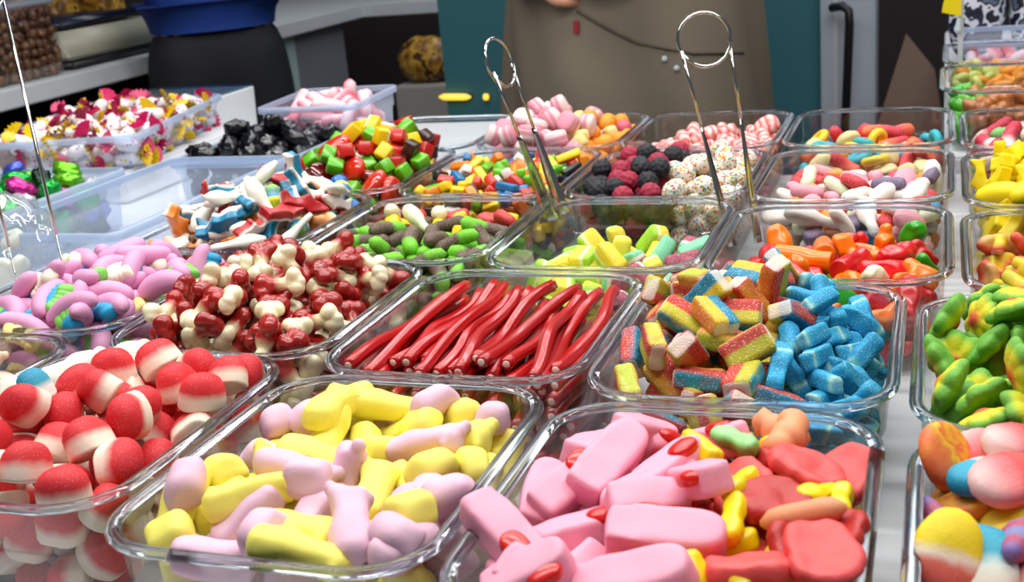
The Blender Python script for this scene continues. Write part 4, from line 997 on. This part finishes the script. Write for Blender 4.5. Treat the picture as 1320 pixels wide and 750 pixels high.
bm = bmesh.new(); f_ = bm.faces.new([bm.verts.new(rl(p)) for p in P_]); r_ = bmesh.ops.extrude_face_region(bm, geom=[f_])
for v in [g_ for g_ in r_['geom'] if isinstance(g_, bmesh.types.BMVert)]: v.co.y += .003
new_obj('clip', bm_mesh('clip', bm, plain('clip_white', 'C9DCE6', .5, vary=0), False), sp)
def snackbag(name, label, c, w_, d_, h_, mat, seed, group=None, cat='bag'):
    bm = ico(1, 4, lambda q: Vector((math.copysign(abs(q.x)**.7, q.x)*w_/2, math.copysign(abs(q.y)**.8, q.y)*d_/2*(1-.5*max(0, q.z)), h_/2+math.copysign(abs(q.z)**.8, q.z)*h_/2))*(1+.07*noise.noise(q*3.1+Vector((seed, 0, 0)))+.04*noise.noise(q*8+Vector((0, seed, 0)))))
    zmin = min(v.co.z for v in bm.verts)
    for v in bm.verts: v.co.z -= zmin
    return tag(new_obj(name, bm_mesh(name, bm, mat), loc=c), label, cat, group)
def patch(name, cols, scale):
    m_, nt_, p_ = nodes(name); N = nt_.nodes; L = nt_.links
    tc = N.new('ShaderNodeTexCoord'); v = N.new('ShaderNodeTexNoise'); v.inputs['Scale'].default_value = scale; L.new(tc.outputs['Object'], v.inputs['Vector'])
    cr_ = N.new('ShaderNodeValToRGB'); cr_.color_ramp.interpolation = 'CONSTANT'; el = cr_.color_ramp.elements
    while len(el) < len(cols): el.new(.5)
    for i, e in enumerate(el): e.position = .32 + .36*i/len(cols) if i else 0
    for i, e in enumerate(el): e.color = lin(cols[i])
    L.new(v.outputs[0], cr_.inputs[0]); L.new(cr_.outputs[0], p_.inputs['Base Color']); p_.inputs['Roughness'].default_value = .35; return m_
dk = patch('dark_print', ['14161F', '1C2238', 'C8CCD6', '181A26', '5A6478'], 28)
for i, x in enumerate((.06, .17, .28, .39)):
    snackbag('printed_pouch', 'dark printed snack bag standing behind the far milky box', (x, 2.50+.03*(i % 2), ZT+.02), .10, .06, .19, dk, i, 'dark snack bags')

# ------------------------------------------------------------------ back counter goods
BX = -2.02
sc_ = new_obj('weighing_scale', None, loc=(-2.02, 2.50, .95)); tag(sc_, 'beige weighing scale with navy top on the back counter', 'scale')
def prism(y0, y1, prof):          # profile in x,z swept along y
    bm = bmesh.new(); a = [bm.verts.new((x, y0, z)) for x, z in prof]; b = [bm.verts.new((x, y1, z)) for x, z in prof]
    bm.faces.new(a); bm.faces.new(b[::-1])
    for i in range(len(prof)): bm.faces.new((a[i], a[(i+1) % len(prof)], b[(i+1) % len(prof)], b[i]))
    bmesh.ops.bevel(bm, geom=list(bm.edges), offset=.006, segments=2, affect='EDGES'); return bm
new_obj('base', bm_mesh('scale_base', prism(.0, .42, [(0, 0), (0, .024), (-.3, .024), (-.3, 0)]), M['black']), sc_)
new_obj('body', bm_mesh('scale_body', prism(-.01, .40, [(.005, .026), (-.03, .092), (-.28, .092), (-.3, .026)]), plain('beige_plastic', 'B9B6A2', .45, vary=0)), sc_)
new_obj('weighing_plate', bm_mesh('scale_plate', prism(.03, .37, [(-.035, .097), (-.04, .118), (-.27, .118), (-.27, .097)]), plain('navy_plate', '0E1A33', .3, vary=0)), sc_)
nb = new_obj('nut_box', None, loc=(-2.13, 2.34, .951)); tag(nb, 'clear box of brown nuts on the back counter', 'box')
new_obj('body', mesh('nut_box_body', *sweep([(.006, .001), (.004, .004), (0, .17)], .125, .12, .015, floor=True), M['tub']), nb)
new_obj('rim', mesh('nut_box_rim', *sweep([(-.004, .168), (-.004, .178), (.003, .178), (.003, .168)], .125, .12, .018, closed=True), M['pp_rim']), nb)
bm = bmesh.new()
for i in range(9):
    for j_ in range(9):
        for k_ in range(7):
            if 1 < i < 7 and 1 < j_ < 7 and k_ < 5: continue
            mt = Matrix.Translation((-.108+.027*i+random.uniform(-.005, .005), -.105+.026*j_+random.uniform(-.005, .005), .015+.022*k_)) @ Euler((random.random()*6, random.random()*6, 0)).to_matrix().to_4x4() @ Matrix.Diagonal((1.3, .9, .8, 1))
            bmesh.ops.create_icosphere(bm, subdivisions=2, radius=.0138, matrix=mt)
nuts = new_obj('nuts', bm_mesh('nuts', bm, patch('nut_brown', ['5A3A26', '6E4A30', '8A6040', '4A2E20'], 60)), nb); nuts['kind'] = 'stuff'
gb = patch('bag_green', ['3E4A22', '6E7A30', 'B8A84A', '2E3A1E'], 20); am = patch('bag_amber', ['6A4416', '9A6A1E', 'C09438', '4A2E14'], 22)
snackbag('snack_bag', 'green and yellow snack bag behind the nut box', (-2.50, 2.42, .95), .17, .12, .26, gb, 3)
tag(new_obj('storage_jar', mesh('storage_jar', *tube([(0, 0, z) for z in (0, .004, .02, .18, .20, .21, .25)], [.05, .06, .065, .065, .058, .06, .06], 20), plain('jar_mauve', '6E6474', .35, vary=0)), loc=(-2.42, 2.68, .95)), 'mauve grey storage jar behind the weighing scale', 'jar')
for i, (x, y) in enumerate(((-2.52, 2.88), (-2.50, 3.05), (-2.46, 3.22))):
    snackbag('snack_bag', 'amber snack bag in the row behind the weighing scale', (x, y, .95), .15, .12, .20, am, i+5, 'amber snack bags')
pz = aty(547, 110, 3.72)
wb_ = new_obj('supply_box', bm_mesh('supply_box', box(-.10, .10, -.12, .12, 0, pz.z, .006), plain('white_carton', 'B7B2AC', .6, vary=0), False), loc=(pz.x-.01, 3.84, 0)); tag(wb_, 'tall white carton on the floor under the brown snack bag', 'box')
snackbag('paper_sack', 'brown snack sack standing on the tall white carton', (pz.x-.01, 3.80, pz.z), .20, .13, .15, am, 12)
bd = aty(1176, 135, 2.9)
P_ = [aty(1139, 136, 2.9), aty(1212, 136, 2.9), aty(1205, 90, 2.95), aty(1168, 44, 3.0)]
P_[0] = low(P_[3], P_[0], .0); P_[1] = low(P_[2], P_[1], .0)
bm = bmesh.new(); f_ = bm.faces.new([bm.verts.new(p) for p in P_]); r_ = bmesh.ops.extrude_face_region(bm, geom=[f_])
for v in [g_ for g_ in r_['geom'] if isinstance(g_, bmesh.types.BMVert)]: v.co.y += .02
tag(new_obj('brown_board', bm_mesh('brown_board', bm, M['brown_b'], False)), 'dark brown board leaning in the unlit doorway', 'board')
# yellow reflections low on the teal door, built as glowing bars; no lamp there
M['warm'] = bpy.data.materials.new('warm_reflection'); M['warm'].use_nodes = True
bs = M['warm'].node_tree.nodes['Principled BSDF']; bs.inputs['Base Color'].default_value = lin('F0C040'); bs.inputs['Emission Color'].default_value = lin('F7C548'); bs.inputs['Emission Strength'].default_value = 1.4
for (x0, x1, y_, lb) in ((566, 607, 125, 'glowing yellow strip standing in for a lamp reflection low on the teal door'), (623, 630, 125, 'small yellow glow standing in for a reflection beside the strip on the teal door')):
    a, b = aty(x0, y_, 3.285), aty(x1, y_, 3.285)
    n = 9; pts = [a.lerp(b, i/(n-1)) for i in range(n)]
    lo_ = new_obj('lamp_reflection', None, loc=(a+b)/2); tag(lo_, lb, 'lamp')
    new_obj('glow_bar', mesh('glow_bar', *tube([p-lo_.location for p in pts], rprof(n, .0095), 10), M['warm']), lo_)
    new_obj('glow_backing', bm_mesh('glow_backing', box(-(b-a).length/2, (b-a).length/2, .008, .016, -.006, .006), M['black'], False), lo_)

# ------------------------------------------------------------------ people behind the counter
def skinned(name, pts, edges, mat, sub=2):
    """pts: {name: (co, radius)}; first is the root"""
    ks = list(pts); ix = {k: i for i, k in enumerate(ks)}
    me = bpy.data.meshes.new(name); me.from_pydata([pts[k][0] for k in ks], [(ix[a], ix[b]) for a, b in edges], [])
    ob = bpy.data.objects.new(name, me); col.objects.link(ob)
    ob.modifiers.new('skin', 'SKIN').use_smooth_shade = True
    sv = me.skin_vertices[0].data
    for i, k in enumerate(ks):
        r = pts[k][1]; sv[i].radius = r if isinstance(r, tuple) else (r, r); sv[i].use_root = (i == 0)
    ss = ob.modifiers.new('sub', 'SUBSURF'); ss.levels = sub; ss.render_levels = sub
    dg = bpy.context.evaluated_depsgraph_get(); m2 = bpy.data.meshes.new_from_object(ob.evaluated_get(dg)); m2.name = name
    bpy.data.objects.remove(ob); bpy.data.meshes.remove(me)
    m2.materials.clear(); m2.materials.append(mat); m2.polygons.foreach_set('use_smooth', [True]*len(m2.polygons))
    return m2
M['skin'] = plain('skin', 'B98468', .5, bump=.05, vary=0, nscale=300)
def hand(P, E, side, wrist, fwd, inw, upv):
    """adds a hand with five fingers to the skeleton"""
    fwd, inw, upv = Vector(fwd).normalized(), Vector(inw).normalized(), Vector(upv).normalized()
    pn = 'palm'+side; w = Vector(P[wrist][0])
    P[pn] = (tuple(w + fwd*.05), (.030, .016)); E.append((wrist, pn))
    for q, (off, L) in enumerate(((.030, .070), (.011, .080), (-.009, .075), (-.028, .060))):
        k0 = f'k{q}{side}'; base = w + fwd*.085 + upv*off
        P[k0] = (tuple(base), .0105); E.append((pn, k0))
        p1 = base + (fwd*.75 + inw*.65).normalized()*L*.5; p2 = p1 + (fwd*-.1 + inw).normalized()*L*.5
        P[f'm{q}{side}'] = (tuple(p1), .0090); P[f'e{q}{side}'] = (tuple(p2), .0078); E += [(k0, f'm{q}{side}'), (f'm{q}{side}', f'e{q}{side}')]
    t0 = w + fwd*.035 + upv*.030 + inw*.012; t1 = t0 + (fwd*.5+upv*.5+inw*.6).normalized()*.035; t2 = t1 + (fwd*.7+inw*.5).normalized()*.03
    P['t0'+side] = (tuple(t0), .012); P['t1'+side] = (tuple(t1), .0105); P['t2'+side] = (tuple(t2), .0085)
    E += [(pn, 't0'+side), ('t0'+side, 't1'+side), ('t1'+side, 't2'+side)]
def person(loc, rz, label, arms, shirt_c, leg_c, hair_c, hem=.93):
    root = new_obj('person', None, loc=loc, rot=(0, 0, rz)); tag(root, label, 'person')
    P = {'pelvis': ((0, 0, .96), (.150, .105)), 'waist': ((0, 0, 1.10), (.135, .095)), 'chest': ((0, .01, 1.30), (.150, .105)), 'nb': ((0, .015, 1.46), (.06, .06)), 'neck': ((0, .0, 1.53), .052),
         'skull': ((0, -.01, 1.63), (.075, .090)), 'crown': ((0, .0, 1.72), (.062, .075)), 'jaw': ((0, -.055, 1.565), (.045, .035)), 'nose': ((0, -.118, 1.625), .012)}
    E = [('pelvis', 'waist'), ('waist', 'chest'), ('chest', 'nb'), ('nb', 'neck'), ('neck', 'skull'), ('skull', 'crown'), ('skull', 'jaw'), ('skull', 'nose')]
    for s_, sd in ((-1, 'L'), (1, 'R')):
        el, wr, fw, inw = arms[sd]
        P['sh'+sd] = ((.17*s_, .01, 1.42), .058); P['el'+sd] = (el, .043); P['wr'+sd] = (wr, .028)
        E += [('chest', 'sh'+sd), ('sh'+sd, 'el'+sd), ('el'+sd, 'wr'+sd)]
        P['hip'+sd] = ((.095*s_, 0, .88), .092); P['kn'+sd] = ((.105*s_, -.01, .50), .060); P['an'+sd] = ((.11*s_, .02, .09), .040); P['toe'+sd] = ((.125*s_, -.14, .035), (.042, .032))
        E += [('pelvis', 'hip'+sd), ('hip'+sd, 'kn'+sd), ('kn'+sd, 'an'+sd), ('an'+sd, 'toe'+sd)]
        hand(P, E, sd, 'wr'+sd, fw, inw, (0, 0, 1))
    new_obj('body', skinned('body', P, E, M['skin']), root)
    tr_ = {k: (P[k][0], tuple(v+.014 for v in P[k][1]) if isinstance(P[k][1], tuple) else P[k][1]+.016) for k in ('pelvis', 'waist', 'hipL', 'hipR', 'knL', 'knR', 'anL', 'anR')}
    tr_['waist'] = ((0, 0, 1.08), (.152, .112))
    new_obj('trousers', skinned('trousers', tr_, [e for e in E if e[0] in tr_ and e[1] in tr_], plain('trouser_cloth', leg_c, .8, bump=.4, vary=0, nscale=120)), root)
    st = {'waist': ((0, 0, hem+.08), (.172, .132)), 'low': ((0, 0, hem), (.185, .145)), 'chest': (P['chest'][0], (.172, .128)), 'nb': (P['nb'][0], (.078, .075))}
    for sd in 'LR': st['sh'+sd] = (P['sh'+sd][0], .076); st['el'+sd] = (P['el'+sd][0], .058)
    new_obj('shirt', skinned('shirt', st, [('waist', 'low'), ('waist', 'chest'), ('chest', 'nb')] + [e for e in E if e[0] in ('chest', 'shL', 'shR') and e[1] in st and e[1] != 'nb'], plain('shirt_cloth', shirt_c, .8, bump=.3, vary=0, nscale=120)), root)
    hb = ico(1, 3, lambda q: Vector((q.x*.088, .012+q.y*.103, 1.685+q.z*.085)) if q.z > -.25 or q.y > .1 else Vector((q.x*.07, .03+q.y*.04, 1.67+q.z*.05)))
    new_obj('hair', bm_mesh('hair', hb, plain('hair', hair_c, .6, bump=.5, vary=0, nscale=200)), root)
    for s_ in (-1, 1):
        new_obj('eye', bm_mesh('eye', ico(.012, 2, lambda q: q + Vector((.032*s_, -.098, 1.645))), plain('eye', 'E8E4DE', .2, vary=0)), root)
        new_obj('ear', mesh('ear', *[[(x*.35+.086*s_, y+.005, z+1.63) for x, y, z in pillow(sup(.016, .028), .012)[0]], pillow(sup(.016, .028), .012)[1]], M['skin']), root)
    return root
ap = (-.60, 2.44)
arms2 = {'L': ((-.27, .02, 1.17), (-.13, -.20, 1.105), (1, -.25, -.10), (.3, 1, -.2)), 'R': ((.27, .02, 1.17), (.12, -.19, 1.125), (-1, -.3, -.05), (-.3, 1, -.2))}
p2 = person((ap[0], ap[1], 0), math.radians(-12), 'person in a long grey brown apron behind the counter, hands clasped', arms2, '5B564C', '3A3A40', '2A201A')
def apt(phi, z):
    k = (1.13-z)/.78; rx = .258 + .055*k; ry = .180 + .06*k
    fo = (.008+.020*k)*math.sin(phi*5.2+1.2+z*2) + (.005+.008*k)*math.sin(phi*9+z*9)
    return Vector((math.sin(phi)*(rx+fo), -math.cos(phi)*(ry+fo), z))
V = []; Fc = []; NP, NZ = 64, 30
for a in range(NZ+1):
    for b in range(NP+1): V.append(apt(math.radians(-128+256*b/NP), .36 + .77*a/NZ))
for a in range(NZ):
    for b in range(NP): Fc.append((a*(NP+1)+b, a*(NP+1)+b+1, (a+1)*(NP+1)+b+1, (a+1)*(NP+1)+b))
am_ = mesh('apron', V, Fc, plain('apron_cloth', '6E6455', .85, bump=.35, vary=0, nscale=90))
bm = bmesh.new(); bm.from_mesh(am_); bmesh.ops.solidify(bm, geom=list(bm.faces), thickness=.004); bm.to_mesh(am_); bm.free()
apron = new_obj('apron', am_, p2); apron['label'] = 'long grey brown apron skirt'
bib = [(x, -.150-.02*math.cos(x*6)+.03*(z-1.1), z) for z in (1.08, 1.2, 1.34, 1.44) for x in (-.15, -.10, -.05, 0, .05, .10, .15)]
bf = [(r*7+c, r*7+c+1, r*7+c+8, r*7+c+7) for r in range(3) for c in range(6)]
bme = mesh('bib', bib, bf, am_.materials[0]); new_obj('bib', bme, p2)
bpy.context.view_layer.update(); MW = p2.matrix_world.copy()
def projpx(p):
    d = p - CAM; t = d.dot(FW); return 660+FPX*d.dot(RT)/t, 375-FPX*d.dot(UP)/t
GRID = [(ph, z, projpx(MW @ apt(ph, z))) for ph in [math.radians(-75+1.5*i) for i in range(100)] for z in [.80+.006*i for i in range(55)]]
def onap(px, py, out=.003):
    ph, z, _ = min(GRID, key=lambda g_: (g_[2][0]-px)**2+(g_[2][1]-py)**2)
    p = apt(ph, z); return p + Vector((math.sin(ph), -math.cos(ph), 0))*out, ph
q, ph = onap(742, 33)
o = new_obj('tag', bm_mesh('apron_tag', box(-.006, .006, -.002, .002, -.012, .012, .001), plain('tag_red', '8E1A2A', .7, vary=0), False), apron, q, (0, .08, ph)); o['label'] = 'small red tag'
for px_, py_ in ((855, 74), (870, 88)):
    q, ph = onap(px_, py_)
    new_obj('button', mesh('button', *pillow(lambda t: .0055, .004, 14, 3), plain('button_pale', 'B9C2CC', .3, vary=0)), apron, q, (PI/2, 0, ph))
sm_ = [onap(x, y, .002)[0] for x, y in ((745, 14), (770, 28), (795, 42), (825, 54), (860, 63), (895, 68), (930, 69), (960, 66))]
new_obj('pocket_seam', mesh('pocket_seam', *tube(sm_, [.0028]*len(sm_), 6), plain('seam_thread', '4A4238', .8, vary=0)), apron)
arms1 = {'L': ((-.26, .03, 1.16), (-.20, -.19, 1.24), (0, -1, .2), (1, 0, -.3)), 'R': ((.26, .03, 1.18), (.18, -.20, 1.26), (0, -1, .2), (-1, 0, -.3))}
p1 = person((-1.76, 2.74, 0), math.radians(38), 'person in a blue top and dark jeans beside the back counter', arms1, '123A8C', '14161F', '1E1814', hem=1.085)
